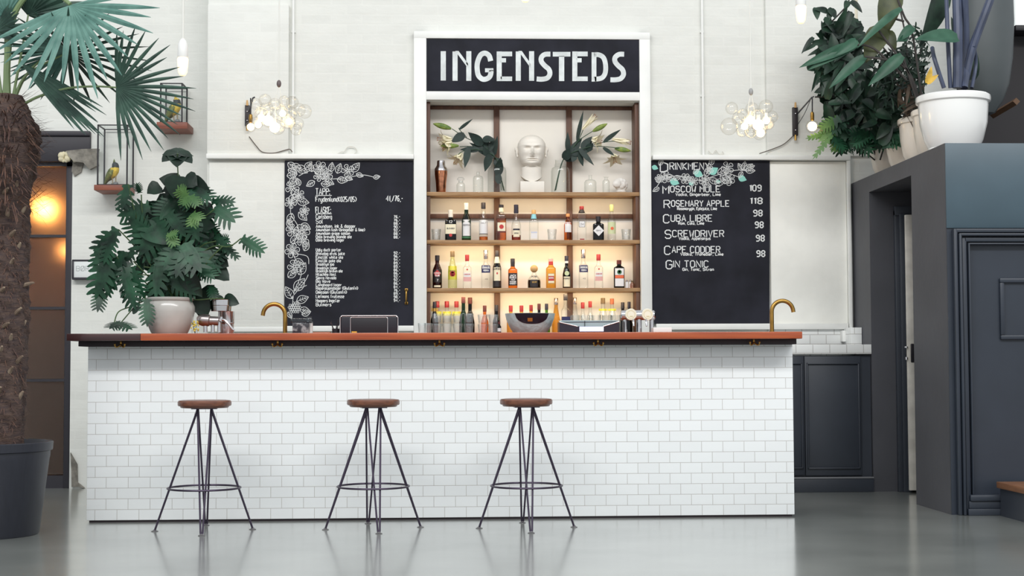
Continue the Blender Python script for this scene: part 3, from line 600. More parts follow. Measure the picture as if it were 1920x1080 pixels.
for i in (0, 2, 4):
    ub(xs_[i], xs_[i+1], YBk-.030, YBk-.001, zr0, zr1).build('back_rail', M_woodD, su)
    ub(xs_[i], xs_[i+1], YBk-.028, YBk-.001, zt_n-.03, zt_n-.004).build('top_rail', M_woodD, su)
for z, pw_ in ((SH[0]-.033, 1.6), (SH[1]-.033, 3.0), (SH[2]-.033, 3.0)):            # warm strip lights under the shelf fronts
    area('shelf_strip_light', ((xn0+xn1)/2, YF+.03, z), ((xn0+xn1)/2, YF+.10, z-.12), 1.55, .012, pw_, (1.0, .74, .42))

# ------------------------------------------------------------------ bottles
G_clear = glass('clear_glass', (.98, .99, .985), (.74, .76, .74))
G_amber = glass('amber_spirit', (.93, .48, .14), (.55, .18, .05), edgepow=.4)
G_gold = glass('gold_spirit', (.90, .66, .26), (.62, .36, .10))
G_red = glass('red_brown_spirit', (.55, .16, .08), (.30, .06, .04))
G_green = glass('green_glass', (.06, .22, .12), (.02, .07, .05))
G_dark = glass('dark_glass', (.045, .03, .03), (.015, .012, .015))
G_rum = glass('dark_rum_glass', (.20, .05, .04), (.09, .02, .02))
G_lime = glass('lime_glass', (.93, .96, .74), (.66, .7, .4))
G_lgreen = glass('leaf_green_glass', (.30, .58, .12), (.12, .28, .06))
def sol(n, c, r=.5, **k): return mat(n, c, r, **k)
K_black, K_white, K_red, K_cork, K_olive, K_grey = sol('cap_black', (36, 32, 40)), sol('cap_white', (232, 228, 218)), sol('cap_red', (152, 30, 36), .45), sol('cork', (204, 164, 112), .7), sol('cap_olive', (108, 88, 60)), sol('pourer_steel', (150, 140, 140), .25, metal=.9)
L_white, L_cream, L_navy, L_pink, L_blk, L_lime, L_redl, L_sea, L_gold, L_orange, L_teal = sol('label_white', (228, 228, 230)), sol('label_cream', (236, 228, 200)), sol('label_navy', (42, 42, 92)), sol('label_rose', (222, 170, 166)), sol('label_black', (40, 34, 36)), sol('label_lime', (206, 200, 70)), sol('label_red', (192, 52, 52)), sol('label_sage', (206, 214, 170)), sol('label_gold', (190, 150, 70)), sol('label_orange', (226, 104, 62)), sol('label_cyan', (130, 196, 214))
L_pale = sol('label_pale_grey', (200, 204, 220)); L_green = sol('label_green', (60, 110, 74)); K_bluish = sol('cap_navy', (30, 30, 52)); K_brown = sol('cap_brown', (92, 34, 34))
def silhouette(kind, h, r, cap):
    """outline (radius, height) of the glass up to the cap"""
    hn = h-cap; n = min(r*.42, .0165)
    if kind == 'round': return [(r*.9, 0), (r, .006), (r, hn*.60), (r*.97, hn*.66), (r*.78, hn*.74), (n*1.35, hn*.83), (n, hn*.88), (n, hn)]
    if kind == 'slope': return [(r*.92, 0), (r, .006), (r, hn*.52), (r*.96, hn*.58), (r*.7, hn*.72), (n*1.25, hn*.86), (n, hn*.93), (n, hn)]
    if kind == 'square': return [(r*.93, 0), (r, .005), (r, hn*.72), (r*.95, hn*.755), (r*.55, hn*.82), (n*1.15, hn*.86), (n, hn*.89), (n, hn)]
    if kind == 'flat': return [(r*.95, 0), (r, .006), (r, hn*.80), (r*.93, hn*.86), (r*.6, hn*.90), (n, hn*.92), (n, hn)]
    if kind == 'squat': return [(r*.95, 0), (r, .006), (r, hn*.40), (r*.93, hn*.52), (r*.7, hn*.66), (n*1.2, hn*.80), (n, hn*.86), (n, hn)]
    if kind == 'wine': return [(r*.93, 0), (r, .006), (r, hn*.50), (r*.85, hn*.60), (n*1.6, hn*.72), (n, hn*.80), (n, hn)]
def rad_at(prof, z):
    for (r0, z0), (r1, z1) in zip(prof[:-1], prof[1:]):
        if z0 <= z <= z1: return r0+(r1-r0)*(z-z0)/max(z1-z0, 1e-6)
    return prof[-1][0]
def bottle(px, ytop, wpx, zbase, Y, kind, gm, label, cap=(K_black, 14), labels=(), liquid=None, seals=(), texts=(), group=None, ball=False, ybase=None, cat='bottle', neck=None):
    base = P(px, ybase, Y); base.z = zbase+.0005; base.y = Y
    k = Y/F; h = P(px, ytop, Y).z-zbase; r = wpx*k/2; ch = cap[1]*k
    t = thing('bottle', label, cat, base, group)
    pr = silhouette(kind, h, r, ch); sq = 5.0 if kind in ('square', 'flat') else 2.0; sy = {'square': .95, 'flat': .55}.get(kind, 1)
    n = 28
    fine = []
    for (a, b_) in zip(pr[:-1], pr[1:]):
        for i in range(3): fine.append((a[0]+(b_[0]-a[0])*i/3, a[1]+(b_[1]-a[1])*i/3))
    fine.append(pr[-1])
    def neckpow(z): return sq
    b = MB()
    if sq > 2:
        zs_ = pr[3][1]; lo = [q for q in fine if q[1] <= zs_]; hi = [q for q in fine if q[1] >= zs_]
        b.lathe([(0, 0)]+lo, seg=n, sy=sy, caps=False, power=5.0); b.lathe(hi, seg=n, sy=sy if kind == 'flat' else 1, caps=False, power=2.6)
    else: b.lathe([(0, 0)]+fine, seg=n, caps=False)
    b.build('glass', gm, t)
    if liquid:
        lm, fr = liquid; zl = h*fr; q = [(max(0, a*.93), z) for a, z in fine if .004 < z < zl]; q = [(0, .006), (q[0][0], .006)]+q[1:]+[(rad_at(pr, zl)*.93, zl), (0, zl)]
        MB().lathe(q, seg=n, sy=sy, caps=False, power=5.0 if sq > 2 else 2).build('liquid', lm, t)
    b = MB(); nr = pr[-1][0]*1.16; z0 = h-ch
    if ball: b.lathe([(nr*.9, z0-.004), (nr*.9, z0+ch*.25)], seg=16); b.ball((0, 0, h-nr*1.55), nr*1.6)
    else: b.lathe([(0, z0-.003), (nr, z0-.003), (nr, h-.002), (nr*.92, h), (0, h)], seg=20, caps=False)
    b.build('cap', cap[0], t)
    if len(cap) > 2:
        z1 = z0-.0035; z2 = z1-cap[3]*k; MB().lathe([(rad_at(pr, z2)+.0012, z2), (pr[-1][0]+.0014, z1)], seg=20, caps=False).build('neck_band', cap[2], t)
    def wrap(px0, px1, y0, y1, m, name, off=.0009, shape=None):
        """label bent round the front; px offsets from the middle, photo rows"""
        zt_, zb_ = P(px, y0, Y).z-zbase, P(px, y1, Y).z-zbase; rows = []
        for i in range(5):
            z = zb_+(zt_-zb_)*i/4; row = []
            for j in range(9):
                x = (px0+(px1-px0)*j/8)*k
                rr = rad_at(pr, min(max(z, .007), h-ch))
                if sq > 2: y = -rr*sy*(1-min(1, abs(x/rr))**5)**.2 if abs(x) < rr else 0
                else: y = -math.sqrt(max(rr*rr-x*x, 0))
                row.append((x, y-off, z))
            rows.append(row)
        return MB().grid(rows).build(name, m, t)
    hw = wpx/2*.94
    for li_, (y0, y1, m, *ex) in enumerate(labels):
        f = ex[0] if ex else .94
        wrap(-wpx/2*f, wpx/2*f, y0, y1, m, 'label', .0009+.0005*li_)
    for (y, rp, m, shape) in seals:
        zc_ = P(px, y, Y).z-zbase; rr = rad_at(pr, zc_)*sy; b = MB(); q = rp*k
        pts = [(q*math.cos(u), -rr-.0022, zc_+q*math.sin(u)) for u in [2*PI*i/16 for i in range(16)]] if shape == 'disc' else [(0, -rr-.0022, zc_+q), (q*.98, -rr*.9-.0022, zc_), (0, -rr-.0022, zc_-q), (-q*.98, -rr*.9-.0022, zc_)]
        b.face(pts); b.build('emblem', m, t)
    for (s, y, hh, x0, x1, m, w) in texts:
        zc_ = P(px, y, Y).z-zbase; rr = rad_at(pr, zc_)*sy; b = MB()
        def fn(u, v): 
            x = u*k; yy = -math.sqrt(max(rr*rr-max(0, abs(x)-.35*rr)**2*1.6, 0)) if sq == 2 else -rr
            return Vector((x, yy-.0026, zc_+(-v)*k))
        write(b, s, x0, 0, hh, w, fn, x1); b.build('lettering', m, t)
    return t
z2, z3, z4 = SH[1], SH[2], SH[3]; Yb = YW+.075
g2, g3 = 'bottles on the second shelf', 'bottles on the third shelf'
def B2(*a, **k): return bottle(a[0], a[1], a[2], z2, Yb, a[3], a[4], a[5], ybase=450, group=g2, **k)
def B3(*a, **k): return bottle(a[0], a[1], a[2], z3, Yb, a[3], a[4], a[5], ybase=540, group=g3, **k)
T_dk = sol('ink_dark', (60, 58, 70)); T_wh = sol('ink_white', (232, 230, 228)); T_red = sol('ink_red', (196, 60, 58))
B2(845, 394, 21, 'flat', G_dark, 'near black bottle with white cap and wide white label with red seal', cap=(K_white, 13), labels=((421, 439, L_cream),), seals=((441.5, 3, L_redl, 'disc'),), texts=(('BLENDED', 430, 2.2, -7, 7, T_dk, .5), ('12', 419, 5, -3, 3, T_wh, .8)))
B2(874.5, 381, 17.5, 'round', G_green, 'green bottle with tall white cap and big white label', cap=(K_white, 12), labels=((412.5, 443, L_white), (444, 447.5, L_green)), texts=(('SCOTCH', 424, 2.4, -6, 6, T_dk, .5),))
B2(906.5, 380, 17, 'slope', G_clear, 'nearly empty amber bottle with black cap and white label, third from left', cap=(K_black, 11), labels=((413, 438.5, L_white), (438.8, 440, K_bluish)), liquid=(G_amber, .105), texts=(('MALT', 420, 2, -5, 5, T_dk, .4),))
B2(940, 384, 19, 'square', G_clear, 'amber bottle with cream label and round red seal on the second shelf', cap=(K_black, 5, L_cream, 8), labels=((418, 434, L_cream, .78), (434.5, 437, K_brown, .8)), liquid=(G_amber, .62), seals=((426, 4.2, L_redl, 'disc'),))
B2(968, 384, 18, 'slope', G_clear, 'clear bottle with long dark cap and a little red brown spirit left', cap=(K_bluish, 15.5), labels=((430, 445, L_cream, .66), (429.5, 432.5, K_bluish, .7)), liquid=(G_red, .155), texts=(('BROWN', 439, 2, -4, 4, T_dk, .4),))
B2(1001, 394, 17, 'square', G_clear, 'clear square bottle with wide cork and pale blue neck band', cap=(K_cork, 7, L_teal, 9), labels=((435, 438, L_pale, .7), (438.5, 448, L_white, .7)))
B2(1065, 401, 15, 'round', G_amber, 'small amber bottle with orange cork and pale label before the right upright', cap=(sol('cap_orange', (214, 150, 92)), 5), labels=((417, 436, L_white, .8),), texts=(('BITTER', 420, 2, -5, 5, T_red, .4),))
B2(1091, 387, 17, 'flat', G_clear, 'clear broad shouldered bottle with red cap and small framed square label', cap=(K_red, 5.5, K_black, 6), labels=((415, 426.5, T_dk, .68), (415.6, 425.9, L_white, .6), (448, 450, K_red, .5)), texts=(('24', 423, 4, -3, 3, T_dk, .5),))
B2(1122, 406, 20.5, 'flat', G_dark, 'squat black bottle with large white diamond label', cap=(K_black, 9), seals=((433, 10.3, L_white, 'diamond'),), texts=(('GIN', 434, 2.4, -4, 4, T_dk, .5),))
B2(1147, 384, 16, 'round', G_clear, 'clear bottle with pale green label and yellow green cap, rightmost on its shelf', cap=(sol('cap_yellow_green', (206, 206, 140)), 12), labels=((417, 439, L_sea, .9),), seals=((429, 3, L_orange, 'disc'),))
B3(820, 479, 17.5, 'round', G_rum, 'dark red rum bottle with black label, leftmost on the third shelf', cap=(K_black, 9), labels=((506, 530, L_blk), (535.5, 538.8, L_cream, .7)), seals=((514, 5.6, L_redl, 'disc'), (509, 2, L_redl, 'disc')), texts=(('HAVANA', 514, 3, -6, 6, T_wh, .8), ('CLUB', 518.5, 3, -4, 4, T_wh, .8), ('7', 528, 4, -1, 1.5, T_wh, .8)))
B3(848.5, 471, 17, 'slope', G_lime, 'pale bottle with yellow green label and round red badge', cap=(K_olive, 10), labels=((499, 525, L_lime),), seals=((514, 5.2, L_redl, 'disc'), (514, 3.8, L_pink, 'disc')), texts=(('HAVANA', 509.5, 2.2, -5, 5, T_dk, .5), ('CLUB', 515.5, 2.6, -3, 3, T_red, .6)))
B3(876, 478, 16, 'square', G_clear, 'clear gin bottle with red cap and rose label, left of the navy labelled one', cap=(K_red, 11), labels=((520, 528, L_pink, .9), (512, 519.5, L_white, .8)), seals=((506, 2, L_redl, 'diamond'),), texts=(('LONDON DRY', 516, 2, -6, 6, T_red, .4),))
B3(911, 469, 17, 'square', G_clear, 'clear vodka bottle with navy label standing by the left upright', cap=(K_grey, 16), labels=((498, 512, L_navy, .96),), texts=(('STERNENS', 504, 3, -6.5, 6.5, T_wh, .9), ('VODKA', 509, 2.8, -5, 5, T_wh, .9), ('40', 525, 2.4, -2, 3, T_dk, .4)))
B3(932, 470, 16, 'round', G_dark, 'dark green bottle with large cream label in front of the left upright', cap=(K_black, 11, L_cream, 12), labels=((502, 527, L_cream), (528, 538, L_blk)), seals=((513, 2.4, L_redl, 'diamond'),), texts=(('JAMESON', 506, 2.8, -6.5, 6.5, T_dk, .6),))
B3(961.5, 485, 17, 'square', G_amber, 'bright orange whiskey bottle with black label and black neck', cap=(K_black, 9, L_blk, 5), labels=((512.5, 536, L_blk, .98),), texts=(('JACK', 519, 3.4, -6, 6, T_wh, .9), ('DANIELS', 522.5, 2.6, -6, 6, T_wh, .7), ('OLD', 526, 2.2, -3, 3, T_wh, .6), ('TENNESSEE', 530, 2.2, -6, 6, T_wh, .6), ('WHISKEY', 533.5, 2.4, -6, 6, T_wh, .6)))
B3(1001.5, 497, 25, 'squat', G_clear, 'squat round shouldered bottle of dark coffee liqueur with ball stopper', cap=(K_cork, 12), ball=True, labels=((525, 538, L_blk, .52),), liquid=(G_dark, .36), texts=(('PATRON', 520.5, 2.6, -5, 5, T_dk, .6), ('XO CAFE', 531, 2.6, -4.5, 4.5, L_gold, .6)))
B3(1033, 485, 18, 'square', G_gold, 'golden rectangular tequila bottle with framed red label', cap=(L_pink, 5, L_redl, 6), labels=((513, 533, L_gold, .72), (514, 518, L_cream, .6), (518.2, 527, L_redl, .6), (527.2, 531, L_cream, .6)), texts=(('SIERRA', 523, 2.6, -4.5, 4.5, T_wh, .6),))
B3(1062.5, 480, 15, 'wine', G_dark, 'slim dark bottle with cream lower label before the right upright', cap=(K_bluish, 9, L_white, 4), labels=((519, 538, L_cream, .98),), seals=((513, 4.4, L_sea, 'disc'),), texts=(('FERNET', 524, 2.4, -5.5, 5.5, T_dk, .5),))
B3(1094, 468, 17, 'square', G_clear, 'clear vodka bottle with navy label right of the right upright', cap=(K_grey, 16), labels=((497.5, 511, L_navy, .96),), texts=(('STERNENS', 503.5, 3, -6.5, 6.5, T_wh, .9), ('VODKA', 508.5, 2.8, -5, 5, T_wh, .9), ('40', 524, 2.4, -2, 3, T_dk, .4)))
B3(1122.5, 477, 16, 'square', G_clear, 'clear gin bottle with red cap and rose label beside the dark flask', cap=(K_red, 11), labels=((519, 527, L_pink, .9), (511, 518.5, L_white, .8)), seals=((505, 2, L_redl, 'diamond'),), texts=(('LONDON DRY', 515, 2, -6, 6, T_red, .4),))
B3(1161, 488, 20, 'flat', glass('herbal_glass', (.05, .06, .04), (.02, .02, .02)), 'dark flat herbal liqueur flask with white label and orange band', cap=(K_brown, 7), labels=((503.5, 516, L_white, .82), (516.5, 522, L_orange, .82), (522.5, 537, L_white, .82)), seals=((510.5, 4.4, L_green, 'disc'), (510, 2.4, L_sea, 'disc')))

# back row on the bottom shelf, only their tops rise above the glasses
row4 = [(815, 566, 14, 'round', G_dark, K_black, 'dark bottle with gold label against the left side board in the bottom row'),
 (820, 565, 17, 'square', G_clear, K_red, 'red capped bottle at the left end of the bottom row'), (838, 565, 17, 'square', G_clear, K_red, 'red capped bottle, second of the left three in the bottom row'), (856, 565, 17, 'square', G_clear, K_red, 'red capped bottle beside the dark wine bottles'),
 (869, 557, 16, 'wine', G_green, K_brown, 'tall green wine bottle behind the tumblers'), (881.5, 558, 17, 'wine', G_dark, K_brown, 'dark wine bottle right of the tall green one'),
 (909, 573, 14, 'round', G_amber, K_brown, 'small amber bottle with dark cap behind the right tumbler stacks'), (931, 572, 14, 'round', G_dark, K_black, 'small dark bottle in front of the left upright'),
 (958, 573, 15, 'round', G_gold, K_red, 'red capped golden bottle, leftmost behind the metal bowl'), (978, 573, 15, 'round', G_gold, K_red, 'red capped golden bottle, second behind the metal bowl'), (996, 572, 14, 'round', G_gold, K_red, 'red capped golden bottle, third behind the metal bowl'),
 (1011, 569.5, 13, 'round', G_dark, K_brown, 'dark bottle with purple cap and white band behind the bowl'), (1025, 569.5, 13, 'wine', G_lgreen, K_bluish, 'leaf green bottle behind the right of the bowl'),
 (1061, 551.5, 17, 'square', G_clear, K_black, 'tall clear bottle with black cap and navy label below the right upright'), (1078, 558, 16, 'slope', G_clear, K_grey, 'clear bottle with steel pourer right of the navy labelled one in the bottom row'), (1043, 559, 16, 'slope', G_gold, K_grey, 'golden bottle with steel pourer left of the navy labelled one in the bottom row'),
 (1093, 567, 14, 'round', G_clear, K_red, 'clear bottle with red cap, left one behind the card terminal'), (1107, 565, 14, 'round', G_clear, K_red, 'clear bottle with red cap, right one behind the card terminal'),
 (1131, 559, 17, 'round', G_clear, K_olive, 'pale bottle with brown cap and yellow label, left of its pair'), (1148, 560, 16, 'round', G_clear, sol('cap_rust', (170, 92, 60)), 'pale bottle with rust cap and yellow label, right of its pair'),
 (1168, 567, 14, 'wine', G_dark, K_black, 'dark capped bottle behind the left beer tap'), (1180, 566, 12, 'wine', G_dark, K_bluish, 'navy capped bottle behind the beer taps')]
for px, yt, w, kind, gm, cp, lab in row4:
    kw = {}
    if 'yellow label' in lab: kw['labels'] = ((579, 583, L_lime, .95),)
    if 'navy label' in lab and 'tall' in lab: kw['labels'] = ((594, 612, L_navy, .95),)
    if px in (820, 838, 856): kw['labels'] = ((584, 592, L_lime, .95),)
    if 'white band' in lab: kw['labels'] = ((577.5, 580, L_white, .95),)
    if px == 815: kw['labels'] = ((578, 584, L_gold, .95),)
    bottle(px, yt, w, z4, YW+(.05 if px in (1061, 1011, 996, 815, 869) else .10 if px in (978, 1025) else .13), kind, gm, lab, cap=(cp, 11 if cp in (K_red, K_brown, K_black, K_bluish) else 10) if 'pourer' not in lab else (cp, 12), ybase=640, group='bottles in the bottom row', **kw)

# ------------------------------------------------------------------ glasses
G_glass = glass('tumbler_glass', (.99, .995, .995), (.79, .83, .84), edgepow=.42, base=.10)
def tumbler(loc, r, h, label, cut=False, group=None, taper=.86):
    b = MB(); n = 32
    def ring(rr, z, rib): return [(rr*(1+(rib*(.5+.5*math.cos(8*2*PI*k/n)) if rib else 0))*math.cos(2*PI*k/n), rr*(1+(rib*(.5+.5*math.cos(8*2*PI*k/n)) if rib else 0))*math.sin(2*PI*k/n), z) for k in range(n)]
    rb = -.05 if cut else -.025
    rows = [ring(r*taper*.96, 0, 0), ring(r*taper, .003, rb), ring(r*(taper+.02), h*.3, rb), ring(r*.97, h*.72, rb), ring(r, h*.8, 0), ring(r, h, 0), ring(r*.93, h, 0), ring(r*.92, h*.75, 0), ring(r*taper*.92, h*.14, 0)]
    b.grid(rows, True, True, True); o = b.build('tumbler', G_glass); o.location = loc; tag(o, label, 'glass', group); return o
for px, lab in ((818, 'cut glass tumbler left of the black white capped bottle'), (1035, 'clear tumbler right of the square cork topped bottle'), (1174, 'cut glass tumbler at the right end of the second shelf')):
    p = P(px, 450, Yb); p.z = z2+.0005; p.y = Yb; tumbler(p, mm(9, Yb), mm(22, Yb), lab, True, 'tumblers on the second shelf')
Yg = YC+.12; gz = ztop+.0005
def on_bar(px, Y): p = P(px, 622, Y); p.z = gz; p.y = Y; return p
ordn = ['leftmost', 'second', 'third', 'fourth', 'fifth', 'sixth', 'seventh', 'eighth', 'ninth', 'tenth']
k_ = 1/295
cols = [(791, 7.5, 20, 1), (803, 7.5, 20, 1), (819, 9.3, 19, 2), (838, 9.3, 19, 2), (858, 9.3, 19, 2), (879, 9.3, 19, 2), (905, 9.5, 18, 2), (925, 9.5, 18, 2)]
for i, (px, r, h, n) in enumerate(cols):
    for j in range(n):
        p = on_bar(px, Yg); p.z += j*h*k_
        lab = ('small low glass tumbler, %s of the two at the left of the tumbler row' % ('left' if i == 0 else 'right')) if n == 1 else ('ribbed tumbler, %s in the %s stack of the tumbler row' % ('lower' if j == 0 else 'upper', ['first tall', 'second tall', 'third tall', 'fourth tall', 'fifth tall', 'rightmost tall'][i-2]))
        tumbler(p, r*k_, h*k_-.001, lab, False, 'tumblers on the bar')
Yg2 = YC+.5
for i, px in enumerate((1078, 1098, 1118, 1138, 1155)):
    p = on_bar(px, Yg2); tumbler(p, mm(9.3, Yg2), mm(36, Yg2), 'tall clear glass behind the card terminal, %s of five' % ordn[i], False, 'glasses behind the card terminal', .9)

# ------------------------------------------------------------------ things on the top shelf
z1 = SH[0]; Yt = YW+.09
def on_top(px, Y=Yt): p = P(px, 360, Y); p.z = z1+.0005; p.y = Y; return p
kt = Yt/F
M_copper = mat('copper_shaker', (190, 128, 98), .16, metal=1, noise=.25, nscale=30)
t = thing('cocktail_shaker', 'tall copper cocktail shaker at the left of the top shelf', 'shaker', on_top(827))
def S(pts): return [(a*kt, b_*kt) for a, b_ in pts]
b = MB(); b.lathe(S([(0, 0), (8, 0), (9, 3), (10, 20), (12, 36), (12, 42)]), seg=28, caps=False); b.build('body', M_copper, t)
b = MB(); b.lathe(S([(12.2, 42), (12, 46), (9.6, 50), (8, 53), (7.6, 60), (7, 61.5), (0, 62)]), seg=28, caps=False); b.build('lid', M_steel, t)
def jar(px, prof, label, Y=Yt, stopper=None, cat='bottle'):
    t = thing('glass_bottle' if cat == 'bottle' else 'glass_jar', label, cat, on_top(px, Y)); b = MB(); b.lathe([(0, .0005)]+S(prof), seg=28, caps=False); b.build('glass', G_clear, t)
    if stopper: b = MB(); b.lathe(S(stopper), seg=20, caps=False); b.build('stopper', G_glass, t)
    return t
jar(864, [(7.5, 0), (8, 1.5), (8, 16), (6.5, 19), (4.5, 20), (4.5, 23)], 'small stoppered apothecary jar right of the copper shaker', stopper=[(0, 21), (4, 21), (4.2, 24), (7, 25), (7, 28), (5, 30), (0, 30.5)], cat='jar')
jar(896.5, [(9, 0), (9.6, 1.5), (9.6, 28), (8, 32), (3, 33.5), (2.8, 40), (3.4, 41)], 'clear glass bottle between the small jar and the left lily vase')
jar(1107, [(11, 0), (11.5, 1.5), (11.5, 21), (9, 25), (3.2, 27), (3, 34), (4, 35)], 'round shouldered clear bottle right of the right lilies')
jar(1136.5, [(6.3, 0), (6.8, 1.5), (6.8, 22), (5.5, 25), (3, 27), (3, 30), (6, 31.5)], 'slim clear bottle left of the white sea shell')
vaseprof = [(17, 0), (17.6, 2), (17.6, 42), (16, 48), (11, 51), (10.5, 52.5), (11.5, 54), (10, 55.5), (9.6, 63), (10.6, 64)]
Yv = YW+.095
jar(932, vaseprof, 'large clear apothecary jar holding the left lilies', Yv, cat='jar'); jar(1051, vaseprof, 'large clear apothecary jar holding the right lilies', Yv, cat='jar')
b = MB(); r = random.Random(3); p = on_top(1164, Yt)
for i in range(26):
    a = i*.62; q = .004+.0022*i; b.ball((q*.62*math.cos(a), -.01+q*.3*math.sin(a*.7), .066+q*.55*math.sin(a)), .018+.0006*i, .02, .016+.0006*i, 10, 7)
b.ball((0, .0, .014), .045, .035, .014); o = b.build('sea_shell', mat('white_shell', (226, 222, 216), .5, noise=.1, nscale=30)); o.location = p; tag(o, 'white curled sea shell at the right end of the top shelf', 'shell')
# salt shakers on the third shelf
for px, lab in ((1175.5, 'small white shaker right of the flat herbal flask, left of its pair'), (1182, 'small white shaker right of the flat herbal flask, right of its pair')):
    p = P(px, 540, Yb); p.z = z3+.0005; p.y = Yb; t = thing('salt_shaker', lab, 'shaker', p, 'small shakers on the third shelf')
    b = MB(); b.lathe([(0, 0), (.012, 0), (.0115, .045), (.009, .052)], seg=16, caps=False); b.build('body', L_white, t); b = MB(); b.lathe([(.0098, .052), (.0098, .06), (.006, .066), (0, .067)], seg=16, caps=False); b.build('cap', K_grey, t)
p = P(1191.5, 540, Yb-.04); p.z = z3+.0005; p.y = Yb-.04; p.x = min(p.x, xn1-.06); t = thing('small_jar', 'small round jar of reddish spice beside the right side board', 'jar', p)
b = MB(); b.lathe([(0, 0), (.017, 0), (.02, .01), (.02, .03), (.012, .042), (.01, .046)], seg=18, caps=False); b.build('glass', glass('rose_jar', (.9, .7, .62), (.5, .35, .3)), t); b = MB(); b.lathe([(.011, .046), (.011, .058), (0, .06)], seg=14, caps=False); b.build('lid', K_olive, t)

# ------------------------------------------------------------------ marble bust
M_marble = mat('white_marble', (232, 226, 216), .55, noise=.04, nscale=9)
bt = thing('marble_bust', 'white marble head of a bald man on a plinth', 'bust', on_top(997, YW+.085))
b = MB(); hw = .094; b.box(-hw*1.02, hw*1.02, -.08, .07, 0, .088, .004); b.build('plinth', M_marble, bt)
def gs(x, s): return math.exp(-(x/s)**2)
rows = []; N = 168; zlo, zhi = .088, .462       # metres above the shelf; crown at z ~.475
H = .255; zc_ = .212                           # chin height
def prof(z):
    t_ = (z-zc_)/H                              # 0 chin, 1 crown
    if t_ < 0:                                  # neck
        q = -t_; return .083+.010*max(0, q-.2), .070+.004*q, .010
    wx = [(0, .050), (.08, .074), (.2, .091), (.35, .102), (.5, .109), (.62, .113), (.72, .110), (.80, .100), (.87, .085), (.93, .064), (.97, .043), (.99, .024), (1, .002)]
    wy = [(0, .075), (.1, .094), (.25, .1), (.5, .11), (.65, .112), (.75, .106), (.83, .095), (.9, .077), (.95, .055), (.98, .034), (1, .002)]
    def li(tb):
        for (a, va), (c, vc) in zip(tb[:-1], tb[1:]):
            if a <= t_ <= c:
                u = (t_-a)/(c-a); return va+(vc-va)*u
        return tb[-1][1]
    return li(wx), li(wy), -.004
zsv = [zlo+(zc_-zlo)*i/20 for i in range(20)]+[zc_+H*(1-math.cos(PI*i/80))/2 if 0 else zc_+H*(i/140) for i in range(129)]+[zc_+H*q for q in (.925, .945, .96, .975, .987, .995, 1)]
for z in zsv:
    wx, wy, yo = prof(z); t_ = (z-zc_)/H; row = []
    for k in range(N):
        a = 2*PI*k/N; sx, cy = math.sin(a), -math.cos(a); x = wx*(abs(sx)**.92)*(1 if sx >= 0 else -1); y = yo+wy*cy
        fr = max(0, -cy)
        if t_ >= -.05:
            d = 0
            nz = gs(x, .0095+.030*max(0, .44-t_))*(max(0, 1-abs((t_-.40)/.17))**.7)*.042*(1.25-.9*min(1, max(0, (t_-.33)/.3))) if .27 < t_ < .60 else 0
            d += nz
            d += .009*gs(abs(x)-.036, .028)*gs(t_-.615-.5*(abs(x)-.036), .035)                 # brows
            d -= .021*gs(abs(x)-.036, .020)*gs(t_-.535, .036)                # sockets
            d += .013*gs(abs(x)-.036, .0125)*gs(t_-.525, .017)-.004*gs(abs(x)-.036, .014)*gs(t_-.525, .006)               # lids
            d += .007*gs(abs(x)-.014, .006)*gs(t_-.365, .022)+.006*gs(abs(x)-.058, .022)*gs(t_-.40, .07)                 # cheeks
            d -= .005*gs(abs(x)-.034-.05*(.34-t_), .008)*gs(t_-.29, .09)    # folds
            d += .008*gs(x, .034)*gs(t_-.228, .020)+.006*gs(x, .03)*gs(t_-.165, .02)
            d -= .011*gs(x, .036)*gs(t_-.197+.5*x*x/.05, .010)                         # mouth
            d += .010*gs(x, .032)*gs(t_-.07, .05)                           # chin
            d -= .004*gs(x, .03)*gs(t_-.125, .018)
            d -= .002*gs(t_-.70, .008)*gs(x, .05)+.002*gs(t_-.75, .008)*gs(x, .05)
            y -= d*fr**.5
        else:
            if t_ < -.38: y += 0; z_ = z
        zz = z
        if t_ < -.28: zz = z - .0 + .05*((abs(x)/.09)**2)*((-.28-t_)/.2)
        row.append((x, y, zz))
    rows.append(row)
b.bm if 0 else None
b = MB(); b.grid(rows, True, True, True)
for s in (-1, 1):
    b.ball((s*.116, .010, zc_+H*.47), .015, .022, .040, 14, 10); b.ball((s*.124, .006, zc_+H*.54), .011, .018, .020, 12, 8); b.ball((s*.113, .002, zc_+H*.34), .010, .011, .014, 10, 6)
b.build('head', M_marble, bt, sharp=60)

# ------------------------------------------------------------------ lilies
M_stem = mat('lily_green', (46, 74, 52), .5, noise=.2, nscale=30); M_lleaf = mat('lily_leaf', (24, 44, 38), .6, noise=.3, nscale=25)
M_bud = mat('lily_bud', (140, 156, 70), .5, col2=(92, 120, 60), nscale=30); M_petal = mat('lily_petal', (240, 232, 202), .55, noise=.05, nscale=20); M_anther = mat('anther', (150, 92, 46), .8)
def blade(b, base, d, n, L, w, droop=.3, fold=.15, seg=8):
    d = Vector(d).normalized(); n = Vector(n); side = d.cross(n).normalized(); n = side.cross(d).normalized(); rows = []
    for i in range(seg+1):
        t_ = i/seg; ww = w*math.sin(PI*min(1, .06+.94*t_)**.75)*.5+.0008; c = Vector(base)+d*(L*t_)-n*(droop*L*t_*t_)
        rows.append([c-side*ww+n*fold*ww, c, c+side*ww+n*fold*ww])
    b.grid(rows)
